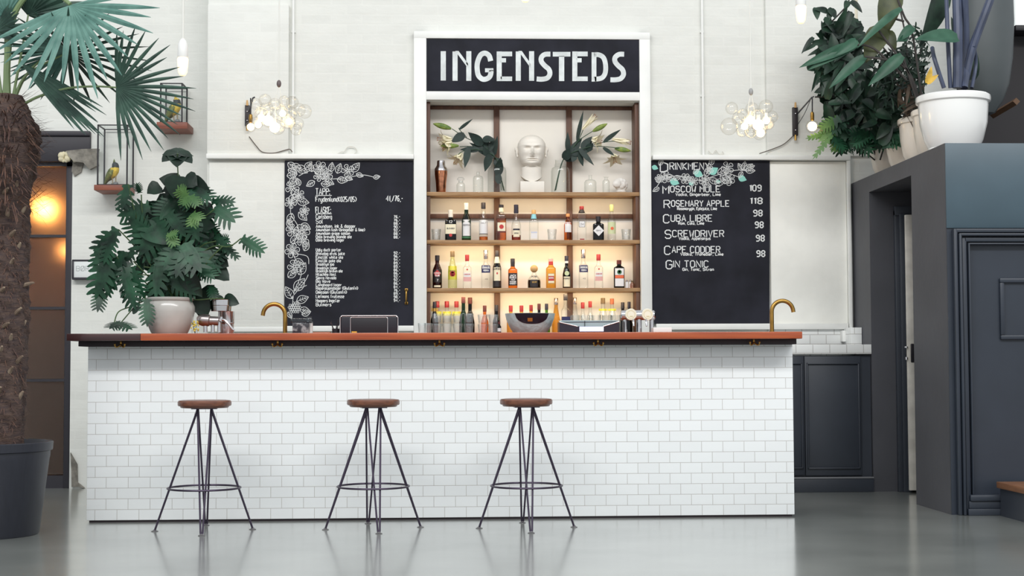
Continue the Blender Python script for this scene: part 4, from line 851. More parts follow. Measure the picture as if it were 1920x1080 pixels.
def lily(b, c, d, L, r_, spread=.9):
    d = Vector(d).normalized(); u = d.orthogonal().normalized(); v = d.cross(u)
    for k in range(6):
        a = k*PI/3; q = u*math.cos(a)+v*math.sin(a); rows = []
        for i in range(9):
            t_ = i/8; rad_ = .006+.2*r_*t_+r_*spread*t_**2.6; cc = Vector(c)+d*(L*(t_-.25*t_**4*spread))+q*rad_; s_ = d.cross(q); w = .34*r_*math.sin(PI*(.1+.9*t_)**.9)+.002
            rows.append([cc-s_*w+q*.12*w, cc, cc+s_*w+q*.12*w])
        b.grid(rows)
def lilies(label, jar_px, stems, leaves, buds, flowers):
    o = on_top(jar_px, Yv); t = thing('lily_bunch', label, 'flowers', o); r = random.Random(jar_px)
    def q(px, py, dy=0): return P(px, py, Yv)+Vector((0, dy, 0))-o
    for pts in stems:
        b = MB(); b.tube(curve([q(*p) for p in pts], 6), .0033, 6); b.build('stem', M_stem, t)
    for (x0, y0, x1, y1, w, dy) in leaves:
        b = MB(); a, c = q(x0, y0, dy), q(x1, y1, dy+r.uniform(-.05, .03)); d = c-a; n = Vector((r.uniform(-.3, .3), -1, r.uniform(.1, .5))); blade(b, a, d, n, d.length, w*Yv/F, r.uniform(-.1, .15)); b.build('leaf', M_lleaf, t)
    for (x0, y0, x1, y1, w) in buds:
        a, c = q(x0, y0, -.02), q(x1, y1, -.03); n_ = 8; b = MB(); b.tube([a+(c-a)*(i/n_) for i in range(n_+1)], [max(.0016, w*Yv/F*.5*math.sin(PI*min(.98, .08+.9*i/n_))**.8) for i in range(n_+1)], 10); b.build('bud', M_bud, t)
    for (x0, y0, x1, y1, r_, sp) in flowers:
        a, c = q(x0, y0, -.02), q(x1, y1, -.05); d = c-a; b = MB(); lily(b, a, d, d.length, r_*Yv/F, sp); fl = b.build('flower', M_petal, t)
        b = MB(); dn = d.normalized(); u = dn.orthogonal().normalized(); v = dn.cross(u)
        for k in range(5):
            e = a+d*.92+(u*math.cos(k*1.26)+v*math.sin(k*1.26))*.014; b.tube([a, e], .0009, 4); b.ball(e, .004, .003, .003, 6, 4)
        b.build('stamen', M_anther, fl)
    return t
lilies('white lilies and green buds leaning left out of the left apothecary jar', 932,
 [[(946, 358, .0), (936, 320, .0), (931, 298, 0), (905, 272, 0), (875, 259, 0), (847, 242, -.02)], [(944, 357, .01), (934, 310, .01), (926, 292, .01), (895, 276, 0), (862, 275, 0)], [(940, 357, -.01), (932, 300, -.01), (900, 282, -.03), (868, 285, -.04), (855, 296, -.05)], [(875, 258, -.01), (862, 244, -.01), (860, 240, -.01)]],
 [(861, 243, 886, 223, 7, 0), (871, 252, 846, 268, 17, -.02), (905, 272, 877, 250, 18, -.01), (915, 285, 928, 258, 12, .0), (921, 285, 905, 258, 16, 0), (905, 262, 927, 262, 15, -.02), (918, 290, 909, 322, 15, -.03), (878, 278, 871, 318, 13, -.05), (898, 282, 862, 279, 13, -.03), (925, 290, 933, 256, 10, .02), (912, 280, 890, 270, 14, .01), (915, 292, 905, 278, 14, -.02), (937, 310, 928, 294, 18, 0), (933, 330, 938, 296, 17, -.01), (936, 345, 932, 318, 13, -.01), (928, 290, 916, 268, 15, .02), (898, 272, 880, 284, 12, .02), (920, 292, 880, 268, 14, 0), (926, 296, 900, 276, 15, -.01)],
 [(846, 242, 812, 233, 11), (860, 274, 826, 275, 10)],
 [(847, 262, 818, 262, 14, 1.0), (848, 268, 828, 282, 16, .8), (866, 288, 852, 310, 17, 1.0)])
lilies('white lilies and green buds leaning right out of the right apothecary jar', 1051,
 [[(1040, 358, 0), (1050, 315, 0), (1058, 296, 0), (1072, 280, 0), (1085, 262, 0), (1094, 242, 0)], [(1041, 357, .01), (1052, 310, .01), (1062, 292, .01), (1085, 264, .0), (1112, 246, -.02)], [(1042, 357, -.01), (1054, 305, -.01), (1070, 288, -.02), (1105, 276, -.03), (1130, 268, -.03), (1168, 264, -.03)], [(1105, 276, -.03), (1128, 276, -.04), (1160, 279, -.04)]],
 [(1082, 264, 1092, 209, 8, 0), (1065, 285, 1064, 248, 10, .01), (1068, 290, 1092, 258, 16, 0), (1090, 278, 1110, 256, 14, 0), (1070, 290, 1112, 280, 15, -.02), (1085, 280, 1112, 312, 10, -.03), (1085, 288, 1092, 313, 11, -.03), (1078, 292, 1072, 305, 12, -.02), (1131, 268, 1164, 240, 9, -.03), (1130, 278, 1150, 296, 8, -.04), (1056, 298, 1075, 278, 18, 0), (1060, 300, 1090, 284, 16, .01), (1095, 282, 1110, 262, 18, .0), (1066, 290, 1082, 274, 18, .01), (1100, 282, 1112, 270, 14, -.01), (1058, 300, 1068, 280, 16, -.02)],
 [(1111, 247, 1138, 233, 10), (1152, 279, 1182, 284, 10)],
 [(1092, 243, 1118, 216, 9, .5), (1110, 262, 1128, 268, 18, 1.0), (1148, 262, 1184, 270, 10, .5), (1150, 290, 1152, 308, 18, 1.0)])
# ------------------------------------------------------------------ things on the bar
def bar_thing(name, label, cat, px, Y, group=None): return thing(name, label, cat, on_bar(px, Y), group)
def tap(px, label, s, top_px):
    Y = YC+.33; t = bar_thing('faucet', label, 'tap', px, Y, 'brass taps'); k = Y/F; R_t = 20.5*k; hz = P(px, top_px, Y).z-gz-R_t; b = MB()
    pts = [(0, 0, 0), (0, 0, hz*.5)]+[(s*(R_t-R_t*math.cos(a)), 0, hz+R_t*math.sin(a)) for a in [PI*i/16*.92 for i in range(17)]]
    e = pts[-1]; pts.append((e[0]+s*.004, 0, e[2]-.022)); b.tube(pts, 4*k, 12); b.build('spout', M_brass, t)
    b = MB(); b.lathe([(0, 0), (.022, 0), (.022, .006), (.016, .012), (0, .012)], seg=20, caps=False); b.build('base_flange', M_brass, t)
tap(534.5, 'curved brass tap left of the left chalkboard', -1, 570); tap(1447.5, 'curved brass tap at the right end of the bar', 1, 564)
# till screen seen from behind
Y = YC+.14; t = bar_thing('till_screen', 'black till screen with silver rim seen from behind', 'screen', 692, Y); k = Y/F
W2, Hh = 54*k, P(692, 591.5, Y).z-gz
b = MB(); b.box(-W2, W2, 0, .035, 0, Hh, .012, 3); b.build('housing', mat('till_black', (30, 28, 38), .35), t)
b = MB(); b.tube([(-W2+.001, -.001, 0), (-W2+.001, -.001, Hh-.014), (-W2+.012, -.001, Hh-.002), (W2-.012, -.001, Hh-.002), (W2-.001, -.001, Hh-.014), (W2-.001, -.001, 0)], .0035, 8); b.build('silver_rim', M_steel, t)
b = MB(); b.tube([(-W2*.64, -.002, 0), (-W2*.64, -.002, Hh*.86), (-W2*.6, -.002, Hh*.9), (W2*.6, -.002, Hh*.9), (W2*.64, -.002, Hh*.86), (W2*.64, -.002, 0)], .0026, 8); b.build('panel_outline', M_steel, t)
b = MB(); b.box(-W2*.62, W2*.62, -.002, .002, 0, Hh*.88, .001); b.build('back_panel', M_black, t)
b = MB(); b.box(-W2*.6, -W2*.42, -.005, -.002, 0, .016); b.build('sticker', mat('yellow_sticker', (212, 156, 50), .6), t)
# chrome tap set at the left
Y = YC+.16; k = Y/F; t = bar_thing('soda_tap', 'chrome drinks tap with round head beside the plant pot', 'tap', 402, Y)
def L(px, py, dy=0): return P(px, py, Y)-t.location+Vector((0, dy, 0))
b = MB(); ax = [L(370, 601), L(373, 600.5), L(380, 600), L(392, 601), L(394, 601.5), L(410, 602)]; b.tube(ax, [1.5*k*4, 9*k, 11.5*k, 11*k, 8.5*k, 8.5*k], 20); b.build('tap_head', mat('brushed_steel', (170, 160, 158), .28, metal=1), t)
b = MB(); b.tube(curve([L(408, 600), L(420, 600, -.01), L(428, 606, -.02), L(437, 617, -.03), L(441, 620, -.03)], 5), 2.2*k, 8); b.build('spout', M_steel, t)
for px in (385, 399, 411): b = MB(); b.tube([L(px, 623), L(px, 604)], 3.8*k, 12); b.build('column', M_steel, t)
b = MB(); b.tube([L(414, 602), L(416, 594)], [4.5*k, 3*k], 10); b.build('collar', M_steel, t)
Y2 = YC+.36; k2 = Y2/F
for i, (px, r, y0, y1, lab) in enumerate(((414, 20, 584, 562, 'wide steel measuring tin on top of the stack behind the soda tap'), (424, 15, 622, 584, 'tall steel shaker tin supporting the stack behind the soda tap'))):
    p = on_bar(px, Y2); zb_, zt_ = P(px, y0, Y2).z, P(px, y1, Y2).z
    if i == 1: zb_ = gz; p2z = zt_
    p.z = zb_; h = zt_-zb_; t = thing('shaker_tin', lab, 'tin', p, 'steel tins behind the soda tap'); b = MB(); rr = r*k2
    b.lathe([(0, 0), (rr*.9, 0), (rr*.93, h*.03), (rr*.97, h*.48), (rr*1.02, h*.5), (rr*.98, h*.52), (rr, h*.97), (rr*1.03, h), (rr*.95, h), (rr*.9, h*.1), (0, h*.1)], seg=28, caps=False); b.build('cup', M_steel, t)
    b = MB(); b.tube([(-rr*1.0, -.002, h*.2), (rr*1.0, -.002, h*.2)] if 0 else [(0, -rr*1.0, h*.98), (0, -rr*1.03, h*1.0), (0, -rr*.98, h*1.02)], .003, 6); b.build('rim_bead', M_steel, t)
Y3 = YC+.1; t = bar_thing('flower_sprig', 'small yellow sprig in a tiny glass beside the plant pot', 'flowers', 365, Y3); b = MB(); b.lathe([(0, 0), (.018, 0), (.02, .03), (.019, .03)], seg=16, caps=False); b.build('glass', G_glass, t)
b = MB(); r = random.Random(2)
for i in range(26): b.ball((r.uniform(-.022, .022), r.uniform(-.012, .012), r.uniform(.02, .085)), .006, u=6, v=4)
b.build('blossom', mat('yellow_blossom', (212, 190, 80), .7), t); b = MB()
for i in range(5): b.tube([(r.uniform(-.006, .006), 0, .003), (r.uniform(-.02, .02), 0, .075)], .0012, 5)
b.build('stem', M_stem, t)
# condiment tray right of the left tap
Y4 = YC+.2; k4 = Y4/F; t = bar_thing('garnish_caddy', 'clear plastic garnish caddy beside the left brass tap', 'caddy', 566, Y4); o = t.location.copy()
def L4(px, py): return P(px, py, Y4)-o
b = MB(); a, c = L4(546, 606), L4(586, 597); b.box(a.x, c.x, -.05, .05, a.z, c.z, .006); b.build('lid', glass('clear_plastic', (.82, .86, .88), (.4, .45, .48)), t)
b = MB(); b.tube([L4(574, 600), L4(585, 600)], .022, 14); b.build('hinge', glass('clear_plastic'), t)
b = MB(); b.box(a.x+.012, c.x-.02, -.045, .045, .0, a.z-.001, .004); b.build('tub', mat('caddy_black', (44, 42, 50), .4, col2=(150, 148, 150), nscale=26, nlo=.5, nhi=.62), t)
b = MB(); b.tube([(c.x-.012, 0, 0), (c.x-.012, 0, a.z)], .014, 12); b.build('post', mat('caddy_white', (214, 212, 208), .4), t)
b = MB(); b.box(-.055, .055, -.05, .05, 0, .014, .003); o = b.build('wooden_coaster_box', mat('coaster_wood', (150, 92, 66), .5)); o.location = on_bar(604, Y4); tag(o, 'flat wooden coaster box between the caddy and the pen cup', 'box')
t = bar_thing('pen_cup', 'black cup of pens left of the till screen', 'cup', 630, Y4); b = MB(); b.lathe([(0, 0), (.024, 0), (.026, .035), (.024, .035), (.022, .004), (0, .004)], seg=18, caps=False); b.build('cup', M_black, t)
for i, (dx, tilt, m_, h) in enumerate(((-.012, -.02, M_black, .085), (-.004, -.028, M_steel, .075), (.004, .012, M_black, .095), (.011, .02, K_white, .08), (.0, .004, M_black, .07))):
    b = MB(); b.tube([(dx, .004*(i % 3-1), .006), (dx+tilt, .006*(i % 3-1), h)], .0032, 8); b.build('pen', m_, t)
# hammered bowl with dark bottles
Y5 = YC+.24; k5 = Y5/F; t = bar_thing('ice_bowl', 'large hammered steel bowl in the middle of the bar', 'bowl', 994, Y5)
M_ham = mat('hammered_steel', (176, 196, 200), .3, metal=.12, bump=.55, bscale=34, noise=.1)
hB = P(994, 588, Y5).z-gz; R5 = 47*k5; pr = [(0, 0), (R5*.62, 0), (R5*.70, hB*.08), (R5*.84, hB*.36), (R5*.95, hB*.7), (R5, hB)]
MB().lathe(pr+[(R5*.985, hB), (R5*.93, hB*.7), (R5*.8, hB*.36), (R5*.6, hB*.1), (0, hB*.1)], seg=48, caps=False).build('bowl', M_ham, t)
rows = []                                       # glossy black plate curved round the front
for i in range(7):
    row = []
    for j in range(25):
        u = -1+2*j/24; zt_ = hB*.985; zb_ = hB*(.98-.52*math.sqrt(max(0, 1-abs(u)**2.6))); z = zb_+(zt_-zb_)*i/6; rr = rad_at(pr, z)+.002; a = -PI/2+.03+u*.74
        row.append((rr*math.cos(a), rr*math.sin(a), z))
    rows.append(row)
pl = MB().grid(rows).build('name_plate', mat('glossy_black', (22, 20, 34), .16, spec=.35), t)
rows = []
for i in range(3):
    row = []
    for j in range(5):
        z = hB*(.58+.17*i/2); a = -PI/2-.16+.2*j/4; rr = rad_at(pr, z)+.0035; row.append((rr*math.cos(a), rr*math.sin(a), z))
    rows.append(row)
MB().grid(rows).build('badge', mat('gold_badge', (176, 118, 52), .4, metal=.5), pl)
t = bar_thing('bitters_bottle', 'small dark bottle between the tumblers and the metal bowl', 'bottle', 936, YC+.22); MB().lathe([(0, 0), (.012, 0), (.013, .004), (.013, .045), (.006, .058), (.006, .062)], seg=18, caps=False).build('glass', G_rum, t); MB().lathe([(0, .062), (.007, .062), (.007, .078), (0, .079)], seg=14, caps=False).build('cap', K_brown, t); MB().lathe([(.0133, .014), (.0133, .036)], seg=18, caps=False).build('label', L_white, t)
# card terminal
Y6 = YC+.1; k6 = Y6/F; t = bar_thing('card_terminal', 'low black terminal with glowing blue white display on the bar', 'terminal', 1105, Y6); o = t.location.copy()
def L6(px, py): return P(px, py, Y6)-o
def poly(b, pts, d): b.prism([L6(*p) for p in pts], (0, d, 0))
b = MB(); poly(b, [(1049, 623), (1049, 604), (1082, 612), (1086, 612), (1086, 623)], .16); poly(b, [(1161, 623), (1161, 603), (1132, 612), (1129, 612), (1129, 623)], .16); poly(b, [(1086, 623), (1086, 612), (1129, 612), (1129, 623)], .16); b.build('housing', mat('terminal_black', (38, 30, 44), .3), t)
b = MB(); b.tube([L6(1049, 604), L6(1083, 612)], .0045, 8); b.tube([L6(1161, 603), L6(1131, 612)], .0045, 8); b.build('silver_edge', M_steel, t)
b = MB(); a, c = L6(1086.5, 621.5), L6(1131.5, 612.5); b.box(a.x, c.x, -.008, -.001, a.z, c.z, .001); b.build('display', mat('lit_display', (225, 228, 245), .3, emit=(206, 212, 255), estr=.85), t)
b = MB(); p0, p1, p2, p3 = L6(1049, 603), L6(1161, 602), L6(1160, 600), L6(1050, 600); b.grid([[p0+Vector((0, .02, 0)), p1+Vector((0, .02, 0))], [p3+Vector((0, .16, 0)), p2+Vector((0, .16, 0))]]); b.prism([L6(1050, 612)+Vector((0, .03, 0)), L6(1160, 612)+Vector((0, .03, 0)), L6(1160, 600.5)+Vector((0, .03, 0)), L6(1050, 600.5)+Vector((0, .03, 0))], (0, .01, 0)); b.build('paper_tray', mat('tray_grey', (168, 182, 186), .4), t)
b = MB(); b.tube([L6(1097, 612)+Vector((0, .02, 0)), L6(1097, 601)+Vector((0, .02, 0))], .0022, 6); b.build('seam_post', M_black, t)
# beer tap with two round badges
Y7 = YC+.26; k7 = Y7/F; t = bar_thing('beer_tap', 'chrome beer tap bar with two round cream badges', 'tap', 1195, Y7); o = t.location.copy()
def L7(px, py, dy=0): return P(px, py, Y7)-o+Vector((0, dy, 0))
b = MB(); b.tube([L7(1163, 591), L7(1165, 591), L7(1226, 591), L7(1228, 591)], [7*k7, 9.5*k7, 9.5*k7, 7*k7], 22); b.build('cross_tube', M_steel, t)
for px in (1181.5, 1212.5):
    c = L7(px, 590, -.04); b = MB(); n = 28; q = 11*k7
    b.grid([[c+Vector((q*rr*math.cos(2*PI*i/n), dy, q*rr*math.sin(2*PI*i/n))) for i in range(n)] for rr, dy in ((1, .012), (1.0, -.004), (.9, -.008), (.88, -.006), (.02, -.007))], True, True, True); bd = b.build('badge', mat('badge_cream', (236, 232, 212), .3, spec=.6), t)
    b = MB(); b.stroke([(c.x+q*.66*math.cos(u), c.z+q*.66*math.sin(u)) for u in [2*PI*i/24 for i in range(25)]], .0016, lambda x, z: Vector((x, c.y-.0085, z))); b.stroke([(c.x-.008, c.z-.012), (c.x+.012, c.z-.012)], .003, lambda x, z: Vector((x, c.y-.0085, z))); b.build('badge_print', mat('badge_gold', (206, 190, 120), .5), bd)
    b = MB(); b.tube([c+Vector((0, .012, 0)), c+Vector((0, .05, 0))], .009, 10); b.build('badge_mount', M_steel, t)
for px, w in ((1172, 4.5), (1198, 5.5), (1222, 4.5)): b = MB(); b.tube([L7(px, 623), L7(px, 595)], w*k7, 16); b.build('column', M_steel, t)
for px in (1186, 1210): b = MB(); b.tube(curve([L7(px, 596, -.03), L7(px, 602, -.05), L7(px, 612, -.06)], 4), .006, 8); b.build('spout', M_steel, t)
b = MB(); b.tube([L7(1174, 600, -.04), L7(1174, 618, -.045)], .004, 6); b.build('lever', M_black, t)
b = MB(); b.box(-.06, .06, -.06, .06, 0, .036, .003); o = b.build('napkin_stack', mat('napkin', (228, 226, 224), .8)); o.location = on_bar(1240, YC+.2); tag(o, 'low white stack of napkins right of the beer tap', 'napkins')

# ------------------------------------------------------------------ lamps
M_glow = mat('filament_glow', (255, 236, 200), emit=(255, 214, 150), estr=16)
G_bub = glass('bubble_glass', (.995, .99, .98), (.88, .86, .82), edgepow=.25)
M_cord = mat('white_cord', (222, 222, 216), .6)
def bubble_lamp(label, hook, balls, bulbs, Y, kn):
    t = thing('bubble_pendant', label, 'lamp', P(hook[0], hook[1], Y), 'bubble pendants'); o = t.location.copy(); r = random.Random(int(hook[0])); k = Y/F
    for px, py, rp, dy in balls:
        b = MB(); b.ball(P(px, py, Y+dy)-o, rp*k, u=24, v=16); b.build('glass_bubble', G_bub, t)
    for px, py, rp, dy in bulbs:
        c = P(px, py, Y+dy)-o; b = MB(); b.ball(c, rp*k, u=16, v=10); bl = b.build('bulb', M_glow, t)
        b = MB(); b.tube([c+Vector((0, 0, rp*k)), c+Vector((0, 0, rp*k+.03))], .011, 10); b.build('bulb_socket', M_cord, bl)
    b = MB(); b.tube([(0, 0, -.0), (-.02, 0, -.10), (-.025, 0, -.22)], .003, 6); b.tube([(0, 0, 0), (.02, 0, -.12), (.03, .02, -.24)], .003, 6); b.build('suspension_wire', M_cord, t)
    b = MB(); b.tube([(0, 0, .02), (0, 0, 4.4-o.z)], .0045, 8); b.build('cord', M_cord, t)
    b = MB(); b.ball((0, 0, .0), .016, .014, .026, 12, 8); b.build('cord_knot', kn, t)
bubble_lamp('bubble glass pendant glowing warm above the left chalkboard', (523, 157),
 [(480, 195, 11, 0), (497, 188, 12, -.05), (515, 196, 12, .05), (533, 190, 11, -.04), (548, 192, 12, .03), (560, 206, 13, 0), (571, 209, 13.5, -.03), (545, 212, 13, .06), (528, 210, 12, -.08), (490, 214, 13, -.05), (505, 226, 14, .02), (520, 238, 15, -.02), (540, 228, 14, -.05), (558, 232, 12, .04), (555, 243, 11, -.06), (482, 230, 12, .04), (500, 205, 14, .08)],
 [(503, 226, 9.5, -.02), (515, 239, 9.5, -.05), (490, 221, 7, .04), (530, 213, 6, .05), (542, 228, 6, -.03), (484, 234, 6, .03)], 10.3, mat('knot_brown', (96, 84, 84), .5))
bubble_lamp('bubble glass pendant glowing warm above the right chalkboard', (1408, 172),
 [(1372, 203, 12, 0), (1367, 237, 16.5, -.06), (1385, 222, 13, .04), (1393, 214, 11, -.04), (1410, 204, 12.5, .03), (1436, 200, 13.5, 0), (1447, 219, 12, .05), (1420, 216, 13, -.06), (1402, 232, 14, .06), (1425, 238, 15, -.02), (1392, 245, 12, -.03), (1424, 250, 13, .04), (1440, 232, 12, -.05), (1408, 247, 12, -.07)],
 [(1422, 234, 10.5, -.04), (1407, 225, 8, .03), (1426, 249, 8, -.02), (1396, 237, 6.5, 0), (1437, 226, 6.5, -.03)], 10.3, mat('knot_grey', (150, 150, 150), .5))
def pendant(px, ytop, ybot, label, Y):
    o = P(px, ybot, Y); t = thing('bulb_pendant', label, 'lamp', o, 'bare bulb pendants'); k = Y/F; h = (ybot-ytop)*k; r = 10.5*k
    b = MB(); b.lathe([(0, 0), (r*.5, h*.02), (r*.8, h*.1), (r*.95, h*.3), (r, h*.45), (r*.8, h*.52), (r*.62, h*.54)], seg=22, caps=False); b.build('bulb', mat('pendant_bulb', (255, 240, 215), .3, emit=(255, 216, 160), estr=1.15), t)
    b = MB(); b.lathe([(r*.9, h*.5), (r*.95, h*.52), (r*.9, h*.82), (r*.6, h*.94), (r*.25, h), (0, h)], seg=22, caps=False); b.build('socket', mat('white_porcelain', (232, 232, 230), .3), t)
    b = MB(); b.tube([(0, 0, h*.99), (0, 0, 4.6-o.z)], 2.2*k, 8); b.build('cord', M_cord, t)
pendant(342.5, 72, 143, 'bare bulb in white socket hanging right of the palm fronds', 10.0)
pendant(1502, -26, 45, 'bare bulb in white socket hanging left of the upper right plants', 10.0)
pendant(985, -66, 5, 'bare bulb whose tip shows at the top edge above the name board', 10.0)
def wall_lamp(label, px, y0, y1, elbow, bulb, rb, Y, cable, Yb_):
    YB_ = YW-.046; o = P(px, (y0+y1)/2, YB_); t = thing('wall_lamp', label, 'lamp', o, 'swing arm wall lamps'); k = Y/F
    def L8(x, y, Yx=YW-.076): return P(x, y, Yx)-o
    a, c = L8(px-4.5, y1), L8(px+4.5, y0); b = MB(); b.box(a.x, c.x, -.03, -.045+.045, a.z, c.z, .003); b.build('bracket', mat('black_wood', (40, 34, 38), .5), t)
    for yy in (y0+12, y1-10): b = MB(); b.ball(L8(px, yy)+Vector((0, -.004, 0)), .006, u=8, v=6); b.build('screw', M_steel, t)
    for yy, m_ in ((y0-4, K_cork), (y1+4, M_brass)): b = MB(); b.tube([L8(px, yy+5), L8(px, yy-5)], [.01, .007], 10); b.build('finial', m_, t)
    b = MB(); b.tube([L8(px+4, y0+12), L8(*elbow, Yb_), L8(elbow[0]+4, elbow[1]-2, Yb_)], .006, 8); b.build('arm', M_black, t)
    b = MB(); b.tube(curve([L8(elbow[0]-2, elbow[1]+3, Yb_), L8((px+elbow[0])/2+2, (y1+elbow[1])/2-6, (YW+Yb_)/2), L8(px+4, y1-20)], 5), .003, 6); b.build('arm_cord', M_black, t)
    bx_, by_ = bulb; b = MB(); b.tube([L8(bx_, elbow[1], Yb_), L8(bx_, by_-rb-12, Yb_)], .005, 8); b.build('drop_cord', M_black, t)
    b = MB(); b.lathe([(.006, .062), (.013, .055), (.015, .03), (.014, 0), (.011, -.004)], L8(bx_, by_-rb+1, Yb_)+Vector((0, 0, -.0)), 16); b.build('socket', M_brass, t)
    b = MB(); b.ball(L8(bx_, by_, Yb_), rb*Yb_/F, u=24, v=16); gl = b.build('globe', G_bub, t)
    b = MB(); b.ball(L8(bx_, by_, Yb_), rb*Yb_/F*.68, u=14, v=10); b.build('bulb', M_glow, gl)
    b = MB(); b.tube(curve([L8(*c_, YB_-.012) for c_ in cable], 6), .004, 6); b.build('cable', mat('brown_cable', (92, 82, 74), .6), t)
wall_lamp('black swing arm wall lamp right of the right bubble pendant, globe bulb lit', 1491.5, 201, 254, (1522, 183), (1523, 237), 13, 11.5, [(1488, 254), (1470, 270), (1450, 279), (1424, 288)], 11.15)
wall_lamp('swing arm wall lamp half hidden behind the left bubble pendant', 463.5, 197, 236, (474, 184), (470, 238), 10, 11.5, [(467, 256), (480, 273), (492, 285), (513, 287), (533, 282), (543, 280), (548, 285)], 11.55)
for pts, lab in (([(632, 289), (640, 285), (646, 284), (652, 276), (664, 276), (669, 283), (664, 289)], 'loop of white cable left of the niche, lying on the picture rail'), ([(1354, 284), (1357, 289), (1348, 289), (1342, 282), (1336, 289), (1328, 283)], 'short cable end lying on the picture rail under the right conduit')):
    b = MB(); b.tube(curve([P(x, y, YW-.02) for x, y in pts], 5), .004, 6); o = b.build('loose_cable', mat('pale_cable', (206, 204, 196), .6)); tag(o, lab, 'cable')

# ------------------------------------------------------------------ birds in glass cases
M_shelfp = mat('red_brown_plank', (140, 78, 58), .5, col2=(112, 60, 48), nscale=4, stretch=(1, 8, 8))
G_case = glass('case_glass', (.985, .99, .985), (.8, .84, .84), edgepow=.2)
def bird_case(where, pxl, pxr, ytop, ybot, sl, sr, yb, bird_px, bird_top, green):
    Yf = 12.06; depth = .235
    fl, fr = P(pxl, ybot, Yf), P(pxr, ybot, Yf); z0 = fl.z; z1 = P(pxl, ytop, Yf).z
    a, c = P(sl, yb, YL-.3), P(sr, yb, YL-.3); th = .03
    b = MB(); b.box(a.x, c.x, YL-.3, YL-.001, a.z-th, z0-.0005, .004); o = b.build('wall_shelf', M_shelfp); tag(o, 'reddish wooden wall shelf under the %s bird case' % where, 'shelf', 'bird shelves')
    t = thing('bird_display_case', '%s glass case with thin black frame holding a stuffed bird' % where, 'display case', ((fl.x+fr.x)/2, Yf+depth/2, z0), 'bird cases'); o = t.location.copy(); w = (fr.x-fl.x)/2; h = z1-z0; d = depth/2; q = .0055
    b = MB()
    for sx in (-1, 1):
        for sy in (-1, 1): b.box(sx*w-q, sx*w+q, sy*d-q, sy*d+q, 0, h)
        for zz in (q, h): b.box(sx*w-q, sx*w+q, -d, d, zz-q, zz+q*.4)
    for sy in (-1, 1):
        for zz in (q, h): b.box(-w, w, sy*d-q, sy*d+q, zz-q, zz+q*.4)
    b.build('frame', M_black, t)
    b = MB(); b.face([(-w, -d, 0), (w, -d, 0), (w, -d, h), (-w, -d, h)]); b.face([(w, -d, 0), (w, d, 0), (w, d, h), (w, -d, h)]); b.face([(-w, d, 0), (-w, -d, 0), (-w, -d, h), (-w, d, h)]); b.face([(-w, -d, h), (w, -d, h), (w, d, h), (-w, d, h)]); b.build('glass', G_case, t)
    # the bird: one body swept from tail to crown
    k = Yf/F; bh = (ybot-bird_top)*k*.9; bp = P(bird_px, ybot, Yf+depth*.5); s = -1
    t2 = thing('stuffed_bird', 'stuffed %s bird with dark head standing in the %s glass case' % ('green and yellow' if not green else 'green backed yellow bellied', where), 'bird', (bp.x, bp.y, z0+.007), 'stuffed birds')
    def X(u, v, w_=0): return Vector((u*bh, w_*bh, v*bh))
    m = bpy.data.materials.get('feathers_'+where)
    spine = [X(-.34, .02, .10), X(-.30, .10, .09), X(-.24, .22, .06), X(-.14, .34, .02), X(-.02, .48, -.02), X(.06, .58, -.03), X(.09, .67, -.03), X(.08, .75, -.03), X(.06, .82, -.03), X(.05, .87, -.03)]
    rr = [.025, .045, .085, .15, .19, .17, .13, .125, .10, .03]; b = MB(); b.mi = 0; b.tube([*curve(spine, 4)], [rr[min(i//4, 9)]*bh*(1-(i % 4)/4)+rr[min(i//4+1, 9)]*bh*((i % 4)/4) for i in range(37)], 18)
    body = b.build('body', [mat('yellow_feather', (204, 176, 66), .7, noise=.25, nscale=40), mat('olive_feather', (92, 104, 54) if not green else (50, 92, 82), .7, noise=.3, nscale=40), mat('dark_feather', (46, 54, 56) if not green else (40, 74, 78), .6, noise=.3, nscale=40)], t2)
    for f in body.data.polygons:
        c_ = f.center/bh; f.material_index = 2 if c_.z > .66 and not (green and c_.z > .8) else (0 if (c_.x > -.06+.0*c_.z and c_.y < .08) else 1)
    b = MB(); b.tube([X(.14, .76, -.1), X(.17, .75, -.14), X(.175, .71, -.16)], [.03*bh, .022*bh, .004*bh], 8); b.build('beak', mat('dark_beak', (60, 54, 50), .4), t2)
    b = MB(); b.tube([X(.04, .86, -.03), X(.035, .94, -.02), X(.03, 1.0, -.01)], [.05*bh, .025*bh, .004*bh], 8); b.build('crest', mat('olive_feather' if not green else 'yellow_feather', (90, 100, 60)), t2)
    for sy in (-1,): 
        b = MB(); b.tube([X(.02, .56, -.17), X(-.06, .42, -.20), X(-.2, .22, -.09), X(-.3, .08, 0)], [.05*bh, .085*bh, .05*bh, .01*bh], 10); b.build('wing', mat('wing_feather', (112, 118, 58) if not green else (46, 104, 88), .6, noise=.3, nscale=50), t2)
    for u in (-.02, .1): b = MB(); b.tube([X(u, .36, -.04), X(u+.01, .16, -.04), X(u+.02, .03, -.05)], [.035*bh, .02*bh, .018*bh], 8); b.tube([X(u-.02, .02, -.06), X(u+.08, .015, -.1)], .014*bh, 6); b.build('leg', mat('bird_leg', (150, 140, 116), .6), t2)
    b = MB(); r = random.Random(9)
    for i in range(7): b.ball(X(r.uniform(-.02, .2), r.uniform(.03, .1), r.uniform(-.06, .06)), bh*r.uniform(.05, .09), u=8, v=6)
    b.build('rock_base', mat('grey_rock', (112, 116, 118), .8, noise=.3, nscale=30), t2)
bird_case('lower', 183, 238, 234, 347, 176, 238.5, 349.5, 212, 290, False)
bird_case('upper', 301, 341, 156, 229.5, 293.5, 351, 234, 327, 167, True)
